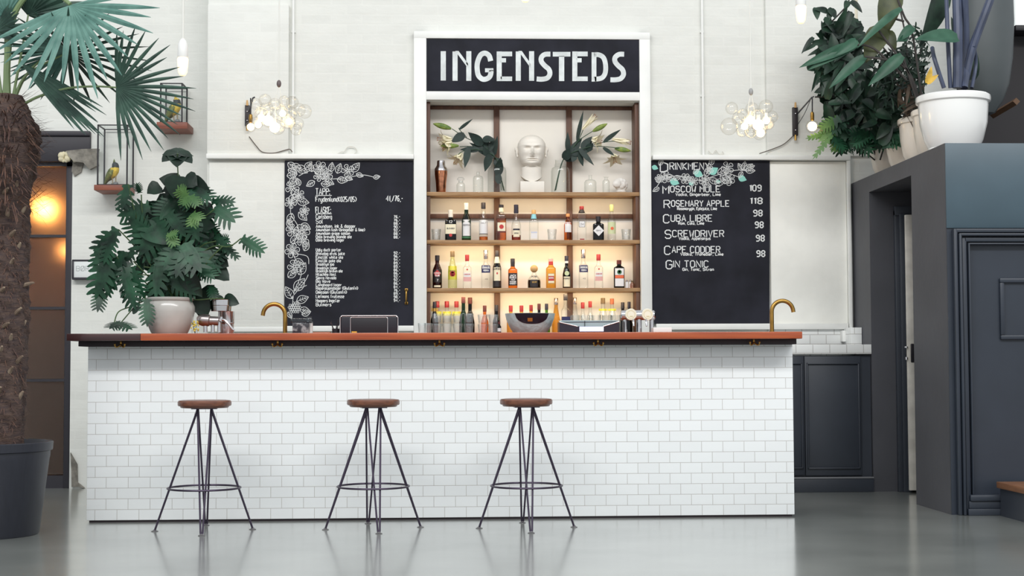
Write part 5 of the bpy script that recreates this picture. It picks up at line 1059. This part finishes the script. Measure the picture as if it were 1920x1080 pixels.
# ------------------------------------------------------------------ plants
def lobed(b, base, tip, n, W, lobes=6, droop=.2, sweep=.45, fill=.42):
    """deeply cut leaf: a solid middle with forward swept fingers on both sides"""
    base, tip = Vector(base), Vector(tip); d = tip-base; L = d.length; d = d/L; n = Vector(n); s = d.cross(n).normalized(); n = s.cross(d).normalized()
    def pt(u, v):                               # u along, v across
        return base+d*u+s*v+n*(-droop*(u*u/L)-.35*v*v/max(W, 1e-4)+.10*abs(v))
    def wid(t): return W*.5*(math.sin(PI*min(1, .22+.74*t))**.8)
    N = lobes*2+1
    for sg in (1, -1):
        b.grid([[pt(L*i/N*.9, 0), pt(L*i/N*.9+fill*.35*wid(i/N), sg*fill*wid(i/N))] for i in range(N+1)])
        for i in range(lobes):
            t = (i+.3)/lobes*.86; w = wid(t)*(1 if i else .8); dt = .36/lobes*L; q = w*sweep*(.35+.9*t) if i else -w*.25
            u0, u1 = t*L, t*L+2*dt*.95
            b.grid([[pt(u0+.0*q, sg*w*.25), pt(u1, sg*w*.25)], [pt(u0+q*.5, sg*w*.6), pt(u1+q*.55, sg*w*.6)], [pt(u0+dt*.6+q*.9, sg*w*.88), pt(u1-dt*.2+q*.95, sg*w*.86)], [pt(u0+dt*1.2+q*1.1, sg*w), pt(u0+dt*1.25+q*1.12, sg*w)]])
    b.grid([[pt(L*.82, -W*.10), pt(L*.84, 0), pt(L*.82, W*.10)], [pt(L*.92, -W*.06), pt(L*.93, 0), pt(L*.92, W*.06)], [pt(L, -W*.005), pt(L, 0), pt(L, W*.005)]])
def ovate(b, base, tip, n, W, droop=.2, fold=.25, wav=0, seg=7, peak=.62):
    base, tip = Vector(base), Vector(tip); d = tip-base; L = d.length; d = d/L; n = Vector(n); s = d.cross(n).normalized(); n = s.cross(d).normalized(); rows = []
    for i in range(seg+1):
        t = i/seg; w = W*.5*(math.sin(PI*min(1, .04+.96*t)**peak)**.75)+.0006; c = base+d*(L*t)-n*(droop*L*t*t); q = wav*W*math.sin(i*2.4)
        rows.append([c-s*w+n*(fold*w+q), c-s*w*.5+n*fold*w*.4, c, c+s*w*.5+n*fold*w*.4, c+s*w+n*(fold*w-q)])
    b.grid(rows)
def palmate(b, c, n, R_, up, lobes=5):
    """broad leaf with rounded fingers, hung from its centre"""
    c = Vector(c); n = Vector(n).normalized(); u = Vector(up); u = (u-n*u.dot(n)).normalized(); v = n.cross(u)
    for k in range(lobes):
        a = -1.9+3.8*k/(lobes-1); d = u*math.cos(a)+v*math.sin(a); ovate(b, c-d*.02*R_, c+d*R_*(1-.18*abs(a)/1.9)-Vector((0, 0, .12*R_)), n, R_*.98, .18, .1)
def leafmat(name, c1, c2, rough=.42):
    return mat(name, c1, rough, col2=c2, nscale=9, spec=.35)
M_phil = leafmat('philodendron_leaf', (15, 40, 29), (40, 86, 60)); M_broad = leafmat('dark_broad_leaf', (18, 34, 27), (34, 58, 44)); M_lime = leafmat('young_and_lamplit_leaf', (58, 98, 52), (96, 132, 72))
M_ptst = mat('plant_stem', (72, 96, 58), .5, noise=.2, nscale=20); M_glaze = mat('grey_glazed_pot', (182, 180, 175), .25, noise=.08, nscale=5, coat=.4); M_soil = mat('dark_soil', (52, 40, 34), .95, noise=.4, nscale=40, bump=.6)
Yp = YC+.26; kp = Yp/F
pot = thing('potted_philodendron', 'large dark green cut leaf plant in a grey white glazed pot on the bar', 'plant', on_bar(318, Yp)); o = pot.location.copy()
def Lp(px, py, dy=0): return P(px, py, Yp+dy)-o+Vector((0, 0, 0))
MB().lathe([(0, 0), (30*kp, 0), (34*kp, 4*kp), (42*kp, 22*kp), (46*kp, 42*kp), (46*kp, 52*kp), (42*kp, 60*kp), (41*kp, 62*kp), (44*kp, 64*kp), (45*kp, 67*kp), (42*kp, 69*kp), (39*kp, 66*kp), (38*kp, 58*kp), (0, 57*kp)], seg=48, caps=False).build('pot', M_glaze, pot)
MB().lathe([(0, 60*kp), (38.5*kp, 59*kp)], seg=30, caps=False).build('soil', M_soil, pot)
r = random.Random(11)
b = MB(); pts = curve([Lp(338, 562, .02), Lp(342, 520, .0), Lp(344, 478, -.03)], 10); b.tube(pts, [(9+1.2*math.sin(i*1.9))*kp*.9 for i in range(len(pts))], 14)
for i in range(64):
    t = i/64; p_ = pts[int(t*(len(pts)-1))]; a = i*2.4; b.ball(p_+Vector((8.2*kp*math.cos(a), 8.2*kp*math.sin(a), r.uniform(-.01, .01))), .008, .005, .010, 6, 4)
b.build('trunk', mat('scaly_trunk', (96, 66, 50), .6, col2=(196, 156, 108), nscale=60, nlo=.45, nhi=.62), pot)
b = MB(); pts = curve([Lp(322, 562, .06), Lp(316, 500, .08), Lp(330, 420, .05)], 8); b.tube(pts, 6*kp, 10); b.build('trunk', mat('dark_trunk', (66, 48, 42), .8, noise=.3, nscale=20), pot)
bl, bb_, bs_, by_ = MB(), MB(), MB(), MB()
def nrm(): return Vector((r.uniform(-.45, .45), -1, r.uniform(-.1, .7)))
# base x, base y, tip x, tip y, width, depth
for (x0, y0, x1, y1, w, dy) in ((240, 345, 227, 395, 42, -.05), (262, 362, 256, 345, 20, -.05), (282, 388, 220, 402, 52, -.08), (268, 402, 278, 432, 26, -.05), (288, 452, 238, 408, 62, -.10), (258, 428, 284, 480, 52, -.1), (222, 430, 172, 470, 46, -.06), (218, 434, 190, 495, 36, -.12), (200, 455, 172, 505, 38, -.1), (205, 470, 178, 560, 56, -.12), (232, 470, 200, 540, 40, -.1), (252, 470, 215, 505, 40, -.05), (240, 490, 232, 535, 38, -.1), (212, 500, 196, 560, 34, -.04), (190, 540, 183, 585, 34, -.1), (246, 500, 262, 560, 40, -.1), (235, 520, 252, 580, 44, -.12), (275, 560, 277, 612, 34, -.19), (300, 420, 262, 478, 70, -.12), (345, 462, 305, 505, 64, -.2), (345, 455, 378, 510, 66, -.2), (350, 468, 328, 520, 50, -.22), (300, 480, 290, 560, 48, -.1), (290, 500, 284, 575, 44, -.05), (402, 388, 440, 412, 58, -.08), (396, 378, 438, 375, 30, -.04), (407, 452, 430, 448, 26, -.04), (405, 440, 428, 474, 30, -.06), (452, 447, 496, 474, 40, -.06), (417, 460, 448, 480, 24, -.05), (372, 500, 402, 520, 40, -.1), (385, 490, 420, 470, 40, -.03), (395, 535, 402, 560, 26, .0), (370, 530, 340, 560, 40, -.05), (350, 355, 366, 388, 60, -.14), (356, 350, 398, 372, 50, -.1), (330, 372, 300, 412, 56, -.1), (350, 400, 372, 446, 56, -.12), (315, 400, 345, 440, 50, -.14), (388, 420, 405, 440, 34, .0), (378, 455, 400, 495, 46, -.05), (232, 560, 228, 545, 14, -.1)):
    lobed(bl, Lp(x0, y0, dy+.03), Lp(x1, y1, dy-.03), nrm(), w*kp*.95, r.choice((5, 6, 7)), r.uniform(.05, .3))
for (x0, y0, x1, y1, w, dy) in ((338, 345, 300, 332, 36, -.05), (300, 348, 276, 360, 30, -.05), (335, 330, 322, 368, 46, -.12), (345, 335, 368, 345, 40, -.08), (352, 340, 392, 362, 38, -.06), (322, 368, 290, 395, 40, -.02), (320, 360, 342, 402, 50, -.05), (385, 380, 399, 402, 18, 0), (398, 480, 426, 498, 36, .02), (392, 500, 430, 520, 44, .02), (362, 548, 388, 592, 44, .06), (380, 540, 410, 575, 40, .1), (378, 562, 382, 598, 34, .08), (322, 505, 300, 560, 46, .02), (262, 500, 246, 530, 26, .0), (420, 560, 446, 568, 26, .1), (420, 560, 402, 566, 22, .1), (248, 585, 262, 575, 14, -.1)):
    ovate(bb_, Lp(x0, y0, dy), Lp(x1, y1, dy-.04), nrm(), w*kp, .2, .12, .03)
palmate(bb_, Lp(333, 286, -.03), (0.1, -.55, .85), 38*kp, (0.1, -.8, -.5))
for i in range(95):
    a = r.uniform(0, 2*PI); q = math.sqrt(r.uniform(0, 1)); x = 334+62*q*math.cos(a); y = 452+98*q*math.sin(a); dy = r.uniform(-.13, .2)*(1-.5*q); an = r.uniform(.2, PI-.2) if r.random() < .75 else r.uniform(0, 2*PI); L_ = r.uniform(36, 60)
    if y > 540 and x < 372 and dy < .05: dy += .12
    p0 = (x-L_*.4*math.cos(an), y-L_*.4*math.sin(an)); p1 = (x+L_*.6*math.cos(an), y+L_*.6*math.sin(an))
    (lobed if r.random() < .6 else ovate)(bl if r.random() < .55 else bb_, Lp(*p0, dy), Lp(*p1, dy+r.uniform(-.08, .03)), nrm(), r.uniform(34, 52)*kp)
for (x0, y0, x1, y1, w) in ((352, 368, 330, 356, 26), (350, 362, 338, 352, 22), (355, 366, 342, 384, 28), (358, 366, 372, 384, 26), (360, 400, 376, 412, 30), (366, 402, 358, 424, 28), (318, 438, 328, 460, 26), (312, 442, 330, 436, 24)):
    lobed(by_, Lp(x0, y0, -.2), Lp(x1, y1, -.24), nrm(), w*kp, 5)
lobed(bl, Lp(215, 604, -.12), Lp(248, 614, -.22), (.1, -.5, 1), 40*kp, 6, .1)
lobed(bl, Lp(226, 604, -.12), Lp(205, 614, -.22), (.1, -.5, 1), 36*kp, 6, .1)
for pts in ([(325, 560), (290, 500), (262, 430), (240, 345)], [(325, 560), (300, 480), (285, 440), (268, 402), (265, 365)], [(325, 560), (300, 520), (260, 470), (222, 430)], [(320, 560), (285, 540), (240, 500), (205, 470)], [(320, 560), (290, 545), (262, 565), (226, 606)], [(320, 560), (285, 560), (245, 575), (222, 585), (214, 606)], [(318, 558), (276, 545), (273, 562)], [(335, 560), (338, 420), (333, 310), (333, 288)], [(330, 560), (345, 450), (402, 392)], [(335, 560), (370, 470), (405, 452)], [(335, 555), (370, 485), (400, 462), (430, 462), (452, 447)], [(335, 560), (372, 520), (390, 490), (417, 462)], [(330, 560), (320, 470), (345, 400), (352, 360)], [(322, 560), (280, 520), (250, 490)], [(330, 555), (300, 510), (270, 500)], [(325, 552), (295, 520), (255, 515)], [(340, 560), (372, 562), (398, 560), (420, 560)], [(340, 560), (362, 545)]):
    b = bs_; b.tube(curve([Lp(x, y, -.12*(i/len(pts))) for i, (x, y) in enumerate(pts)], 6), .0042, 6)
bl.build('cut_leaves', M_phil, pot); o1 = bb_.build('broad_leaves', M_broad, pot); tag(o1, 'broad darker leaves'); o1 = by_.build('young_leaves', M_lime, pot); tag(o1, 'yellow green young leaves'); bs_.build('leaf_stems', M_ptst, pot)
# ---- fan palm in the tub
Yt_ = 9.04; kt_ = Yt_/F; ct = PZ(4, 988, 0); ct.y = Yt_
palm = thing('fan_palm', 'tall fan palm with shaggy trunk in a black tub at the left edge', 'plant', ct); o = ct.copy()
def La(px, py, dy=0): return P(px, py, Yt_+dy)-o
zr_ = P(4, 828, Yt_).z; Rt, Rb_ = 124*kt_, 102*kt_
MB().lathe([(0, 0), (Rb_*.98, 0), (Rb_, .01), (Rt*.955, zr_-.10), (Rt*.965, zr_-.085), (Rt*.965, zr_-.055), (Rt*1.0, zr_-.05), (Rt*1.01, zr_-.004), (Rt, zr_), (Rt*.95, zr_), (Rt*.93, zr_-.05), (0, zr_-.05)], seg=64, caps=False).build('tub', mat('black_plastic', (36, 38, 48), .42, noise=.1, nscale=6, stretch=(10, 10, 1)), palm)
MB().lathe([(0, zr_-.03), (Rt*.93, zr_-.045)], seg=40, caps=False).build('soil', mat('palm_soil', (104, 84, 64), .95, noise=.4, nscale=40, bump=.8), palm)
zt_ = P(8, 186, Yt_).z; rows = []; r = random.Random(21); NS = 70
cxT = La(6, 500).x
for i in range(NS+1):
    t = i/NS; z = zr_-.05+(zt_-zr_+.07)*t; py = 830-640*t
    rad_ = (40 if t < .1 else 40+6*math.sin(t*3) if t < .72 else 46+16*math.sin(min(1,(t-.72)/.2)*PI*.6)-(0 if t < .9 else 30*((t-.9)/.1)))*kt_
    rows.append([(cxT+(rad_*(1+.10*math.sin(7*PI*2*k/40+i*1.3)*math.sin(i*.9)+r.uniform(-.05, .05)))*math.cos(2*PI*k/40), rad_*(1+.1*math.cos(5*2*PI*k/40+i*1.7)+r.uniform(-.05, .05))*math.sin(2*PI*k/40), z) for k in range(40)])
MB().grid(rows, True, True, True).build('trunk', mat('fibrous_trunk', (66, 54, 54), .9, col2=(92, 74, 66), nscale=14, stretch=(1, 1, 5), bump=.9, bscale=50), palm)
b = MB()
for i in range(2400):                            # shaggy fibres
    t = r.random()**.7; z = zr_+(zt_-zr_)*t; a = r.uniform(PI*.9, 2.1*PI); up = t > .66; rad_ = ((58 if t < .93 else 58-500*(t-.93)) if up else 40)*kt_; e = r.uniform(.02, .13 if up else .05)
    p0 = Vector((cxT+rad_*math.cos(a), rad_*math.sin(a), z)); d = Vector((math.cos(a), math.sin(a), r.uniform(-.9, .6))); q = Vector((r.uniform(-.02, .02), r.uniform(-.02, .02), r.uniform(-.04, .02)))
    s_ = Vector((-math.sin(a), math.cos(a), 0))*(.003 if up else .002); p1 = p0+d*e*.6+q*.4; p2 = p0+d*e+q; b.grid([[p0-s_, p0+s_], [p1-s_, p1+s_], [p2-s_*.3, p2+s_*.3]])
o1 = b.build('trunk_fibres', mat('palm_fibre', (112, 82, 68), .9, col2=(66, 50, 50), nscale=9), palm); o1['kind'] = 'stuff'
M_stub = mat('cut_leaf_base', (150, 134, 116), .8, col2=(92, 74, 62), nscale=12)
for (x, y, a) in ((5, 318, -20), (24, 327, 10), (45, 334, 15), (20, 365, 60), (40, 355, -30), (8, 405, 15), (26, 408, -10), (30, 445, 45), (6, 455, 20), (48, 402, -20), (14, 548, 60), (52, 535, 70), (50, 610, -50), (20, 612, 65), (30, 500, 20), (8, 520, 10), (42, 470, -20), (38, 590, 30), (12, 660, 40), (40, 680, 20), (10, 735, 40), (44, 745, -30), (28, 700, 20), (30, 640, -10)):
    u = (La(x, y).x-cxT)/(44*kt_); u = max(-.97, min(.97, u)); aa = math.asin(u)-PI/2; p_ = Vector((cxT+40*kt_*math.cos(aa), 40*kt_*math.sin(aa), La(x, y).z)); d = Vector((math.cos(aa)*.6+math.sin(math.radians(a))*.35, math.sin(aa)*.6, .55*math.cos(math.radians(a)))); b = MB(); b.tube([p_-d*.02, p_+d*.045, p_+d*.075], [.016, .011, .006], 7); b.build('leaf_stub', M_stub, palm)
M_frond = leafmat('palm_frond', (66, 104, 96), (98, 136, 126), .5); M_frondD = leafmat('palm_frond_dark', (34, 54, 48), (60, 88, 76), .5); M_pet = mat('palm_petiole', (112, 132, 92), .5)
def frond(hub, axis, side, a0, a1, n, L_, w, m_, path, droop=.18, dy=0, jitter=.1, pw=5):
    b = MB(); h = La(hub[0], hub[1], dy); ax, sd = Vector(axis), Vector(side); nn = ax.cross(sd).normalized()
    if nn.y > 0: nn = -nn
    for i in range(n):
        a = math.radians(a0+(a1-a0)*i/max(1, n-1)+r.uniform(-2, 2)); d = ax*math.cos(a)+sd*math.sin(a); l = L_*kt_*d.length*(1-.25*abs(i/(n-1)-.5))*(1+r.uniform(-jitter, jitter)); d = d.normalized(); s_ = d.cross(nn).normalized(); rows = []
        for j in range(11):
            t = j/10; ww = w*kt_*.5*(min(1, .22+2.6*t) if t < .5 else 1-((t-.5)/.5)**2*.93); c = h+d*(l*t)+Vector((0, -.03*t, -droop*l*t*t))+nn*(.02*math.sin(t*2)); f_ = .55*ww
            rows.append([c-s_*ww-nn*f_, c, c+s_*ww-nn*f_])
        b.grid(rows)
    fr_ = b.build('frond', m_, palm)
    b = MB(); pts = curve([La(*p_) for p_ in path], 7); b.tube(pts, [pw*kt_*(1-.5*i/len(pts))*.6 for i in range(len(pts))], 8); b.build('petiole', M_pet, fr_)
X_, Z_, Yv_ = (1, 0, 0), (0, 0, 1), (0, 1, 0)
frond((132, 10), (0, -.25, -1), X_, -62, 100, 17, 174, 11.5, M_frond, [(14, 195, 0), (14, 110, 0), (30, 20, -.05), (80, -25, -.1), (132, 8, -.18)], .02, -.18, pw=12)
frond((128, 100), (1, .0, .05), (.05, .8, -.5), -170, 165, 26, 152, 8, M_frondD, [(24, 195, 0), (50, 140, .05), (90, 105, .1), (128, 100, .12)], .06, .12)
frond((128, 98), (-1, .0, -.05), (.05, .8, -.5), -70, 70, 14, 116, 8, M_frond, [(24, 195, 0), (50, 140, .02), (128, 98, .08)], .16, .08)
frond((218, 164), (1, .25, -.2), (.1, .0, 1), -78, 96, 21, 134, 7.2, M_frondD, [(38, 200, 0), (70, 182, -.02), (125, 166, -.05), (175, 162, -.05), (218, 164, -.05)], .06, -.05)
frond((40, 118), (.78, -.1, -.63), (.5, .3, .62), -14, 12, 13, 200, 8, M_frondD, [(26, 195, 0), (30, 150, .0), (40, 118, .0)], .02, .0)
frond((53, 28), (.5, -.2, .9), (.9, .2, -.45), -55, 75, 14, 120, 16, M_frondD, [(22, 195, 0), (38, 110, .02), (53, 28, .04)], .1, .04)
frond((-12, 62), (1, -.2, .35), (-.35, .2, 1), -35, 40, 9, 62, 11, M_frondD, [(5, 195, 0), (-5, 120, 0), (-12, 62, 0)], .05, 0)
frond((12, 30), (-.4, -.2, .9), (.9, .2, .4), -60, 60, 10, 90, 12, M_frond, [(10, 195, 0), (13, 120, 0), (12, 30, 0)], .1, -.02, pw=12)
# ---- pots on the grey block
M_ivory = mat('ivory_pot', (226, 218, 206), .3, noise=.05, nscale=4, coat=.3); M_bright = mat('white_glazed_pot', (236, 236, 234), .2, coat=.5)
def pot_on_block(name, label, X, Y, Rr, h, m_, rb=.7):
    t = thing(name, label, 'plant', (X, Y, ZB+.0005)); z = h
    MB().lathe([(0, 0), (Rr*rb*1.02, 0), (Rr*rb*1.02, z*.05), (Rr*rb, z*.07), (Rr*(rb+.1), z*.2), (Rr*.9, z*.5), (Rr*.93, z*.8), (Rr*.93, z*.86), (Rr*.99, z*.88), (Rr*1.0, z*.93), (Rr*.99, z*.98), (Rr*.95, z), (Rr*.88, z*.97), (Rr*.86, z*.85), (0, z*.84)], seg=48, caps=False).build('pot', m_, t)
    MB().lathe([(0, z*.87), (Rr*.87, z*.86)], seg=28, caps=False).build('soil', M_soil, t)
    return t
r = random.Random(33)
def foliage(t, spec, kind, m_, name, nl, Yc, dy=.25, wl=(26, 44), ww=(14, 24), down=.8, lab=None):
    b = MB(); o = t.location.copy(); k = Yc/F
    for (cx, cy, rx, ry, n) in spec:
        for i in range(n):
            a = r.uniform(0, 2*PI); q = math.sqrt(r.random()); x = cx+rx*q*math.cos(a); y = cy+ry*q*math.sin(a); L_ = r.uniform(*wl); an = r.uniform(.1, PI-.1) if r.random() < down else r.uniform(0, 2*PI); Y0 = Yc+r.uniform(-dy, dy)
            p0 = P(x-L_*.45*math.cos(an), y-L_*.45*math.sin(an), Y0)-o; p1 = P(x+L_*.55*math.cos(an), y+L_*.55*math.sin(an), Y0+r.uniform(-.1, .06))-o
            kind(b, p0, p1, Vector((r.uniform(-.6, .6), -1, r.uniform(-.1, .9))), r.uniform(*ww)*k)
    f = b.build(name, m_, t); 
    if lab: tag(f, lab)
    return f
def stems(t, lst, m_, Yc, w=.006):
    b = MB(); o = t.location.copy()
    for pts in lst: b.tube(curve([P(x, y, Yc+d)-o for x, y, d in pts], 6), w, 7)
    b.build('stems', m_, t)
def leaves(t, lst, kind, m_, name, lab=None):
    b = MB(); o = t.location.copy()
    for (x0, y0, x1, y1, w, Y, *e) in lst: kind(b, P(x0, y0, Y)-o, P(x1, y1, Y-.05)-o, Vector(e[0]) if e else Vector((r.uniform(-.3, .3), -1, r.uniform(.1, .7))), w*Y/F)
    f = b.build(name, m_, t)
    if lab: tag(f, lab)
M_ivy = leafmat('deep_green_leaf', (17, 32, 26), (38, 64, 48)); M_olive = leafmat('olive_leaf', (50, 58, 34), (76, 82, 46)); M_big = leafmat('big_green_leaf', (36, 74, 56), (56, 96, 76)); M_twig = mat('dark_twig', (58, 54, 52), .7)
pA = pot_on_block('potted_shrub', 'ivory pot nearest the back wall holding the dense trailing shrub above the wall lamp', XB+.2, 11.5, .185, .33, M_ivory)
foliage(pA, [(1580, 95, 44, 62, 105), (1590, 185, 46, 44, 90), (1615, 232, 32, 34, 50), (1560, 120, 32, 50, 40), (1550, 140, 18, 50, 10)], ovate, M_ivy, 'foliage', 0, 11.4, .22, (24, 50), (11, 22), .6)
foliage(pA, [(1600, 256, 36, 22, 18), (1566, 232, 16, 16, 5), (1640, 250, 26, 20, 10)], lobed, M_phil, 'cut_leaves', 0, 11.3, .15, (30, 48), (24, 36))
leaves(pA, [(1552, 22, 1530, 14, 14, 11.3), (1530, 14, 1533, 34, 15, 11.3), (1556, 18, 1568, 32, 17, 11.3), (1560, 15, 1552, 38, 14, 11.3), (1590, 2, 1585, 16, 13, 11.3), (1595, 2, 1618, 20, 14, 11.3), (1525, 70, 1504, 96, 10, 11.2), (1528, 84, 1506, 94, 9, 11.2), (1535, 150, 1532, 158, 4, 11.2), (1560, 40, 1542, 46, 16, 11.3), (1580, 36, 1602, 44, 14, 11.3)], ovate, M_ivy, 'sprig_leaves')
leaves(pA, [(1572, 222, 1540, 240, 30, 11.2), (1570, 238, 1536, 262, 28, 11.2), (1560, 254, 1524, 294, 15, 11.15), (1564, 255, 1568, 284, 24, 11.2), (1555, 250, 1514, 258, 15, 11.2)], lobed, M_lime, 'lamp_lit_leaves', 'leaves beside the globe bulb coloured yellow green as lamp glow')  # glow of the globe bulb put into the leaf colour
stems(pA, [[(1645, 300, .1), (1600, 180, 0), (1560, 45, 0), (1556, 20, 0)], [(1560, 40, 0), (1585, 14, 0), (1592, 0, 0)], [(1640, 300, .1), (1590, 260, 0), (1545, 240, -.1)], [(1650, 300, 0), (1690, 150, 0), (1620, 176, 0), (1528, 182, 0)]], M_twig, 11.35)
pB = pot_on_block('potted_shrub', 'second ivory pot from the back wall with cut leaves hanging over its rim', XB+.21, 11.1, .19, .33, M_ivory)
foliage(pB, [(1660, 215, 36, 46, 60), (1640, 180, 40, 40, 46)], ovate, M_ivy, 'foliage', 0, 11.0, .2, (24, 48), (12, 22), .6)
foliage(pB, [(1668, 250, 26, 22, 14)], lobed, M_phil, 'cut_leaves', 0, 10.95, .1, (34, 52), (26, 38))
pC = pot_on_block('potted_shrub', 'ivory pot in the middle of the row with the fine needle leaved bush', XB+.21, 10.75, .19, .33, M_ivory)
foliage(pC, [(1690, 150, 46, 60, 330), (1715, 100, 30, 50, 130), (1665, 120, 36, 26, 60)], ovate, M_ivy, 'foliage', 0, 10.75, .22, (12, 22), (3, 6), .5)
foliage(pC, [(1710, 190, 26, 40, 40)], ovate, mat('bronze_leaf', (72, 58, 44), .6, noise=.3), 'bronze_leaves', 0, 10.7, .15, (30, 50), (4, 7))
stems(pC, [[(1700, 230, 0), (1690, 140, 0), (1640, 70, 0)], [(1705, 230, 0), (1700, 90, 0), (1688, 20, 0), (1680, 0, 0)], [(1700, 230, 0), (1720, 120, 0), (1740, 60, 0)], [(1700, 230, 0), (1680, 150, 0), (1625, 65, 0)]], M_twig, 10.75)
pD = pot_on_block('potted_shrub', 'ivory pot tucked behind the large white pot, with long drooping leaves', XB+.22, 10.45, .195, .34, M_ivory)
leaves(pD, [(1602, 84, 1504, 118, 22, 10.5), (1610, 80, 1520, 124, 20, 10.5), (1622, 106, 1556, 156, 22, 10.5), (1692, 104, 1632, 154, 24, 10.4), (1690, 16, 1606, 76, 18, 10.4), (1606, 76, 1570, 100, 20, 10.4), (1700, 70, 1688, 74, 14, 10.4), (1712, 50, 1684, 74, 20, 10.4)], ovate, M_big, 'long_leaves')
leaves(pD, [(1676, -20, 1655, 66, 46, 10.5), (1652, 52, 1625, 112, 44, 10.5), (1660, 60, 1680, 90, 26, 10.5)], ovate, M_olive, 'olive_leaves', 'large olive brown backed leaves')
stems(pD, [[(1735, 235, 0), (1705, 140, 0), (1648, 58, 0)], [(1735, 235, 0), (1712, 70, 0), (1695, 30, 0), (1676, -20, 0)], [(1735, 235, 0), (1700, 130, 0), (1622, 106, 0)], [(1735, 235, 0), (1710, 160, 0), (1692, 104, 0)], [(1695, 40, 0), (1680, 36, 0)], [(1700, 150, 0), (1640, 92, 0), (1602, 84, 0)]], M_twig, 10.45, .008)
pE = pot_on_block('potted_strelitzia', 'large bright white pot at the block corner with thick blue grey stalks', P(1788, 262, 10.13).x, 10.13, 70*10.13/F, .385, M_bright, .68)
b = MB(); o = pE.location.copy()
M_stalk = mat('blue_grey_stalk', (62, 70, 92), .45, noise=.25, nscale=5, stretch=(4, 4, 1))
for pts, w in (([(1782, 165), (1777, 70), (1774, -20)], 4), ([(1795, 165), (1796, 70), (1794, -20)], 9), ([(1808, 165), (1812, 100), (1808, -20)], 7), ([(1806, 165), (1822, 95), (1845, 30), (1864, -20)], 8), ([(1770, 165), (1752, 110), (1748, 90)], 4), ([(1822, 165), (1830, 120), (1826, 85)], 3.5)):
    b = MB(); b.tube(curve([P(x, y, 10.13+.05*math.sin(x))-o for x, y in pts], 6), w*10.13/F, 10); b.build('stalk', M_stalk, pE)
leaves(pE, [(1796, 72, 1722, 62, 40, 10.0, (0, -.8, .6))], ovate, M_big, 'leaf')
leaves(pE, [(1770, -30, 1742, 84, 48, 10.3, (.5, -1, 0)), (1800, 110, 1790, 30, 20, 10.3), (1822, 150, 1826, 80, 26, 10.3)], ovate, M_ivy, 'leaf', 'dark hanging leaf')
leaves(pE, [(1738, 156, 1748, 126, 12, 9.95), (1738, 156, 1758, 140, 11, 9.95)], ovate, mat('yellow_leaf', (206, 168, 70), .6, noise=.2, nscale=20), 'withered_leaf', 'yellow withered leaf')
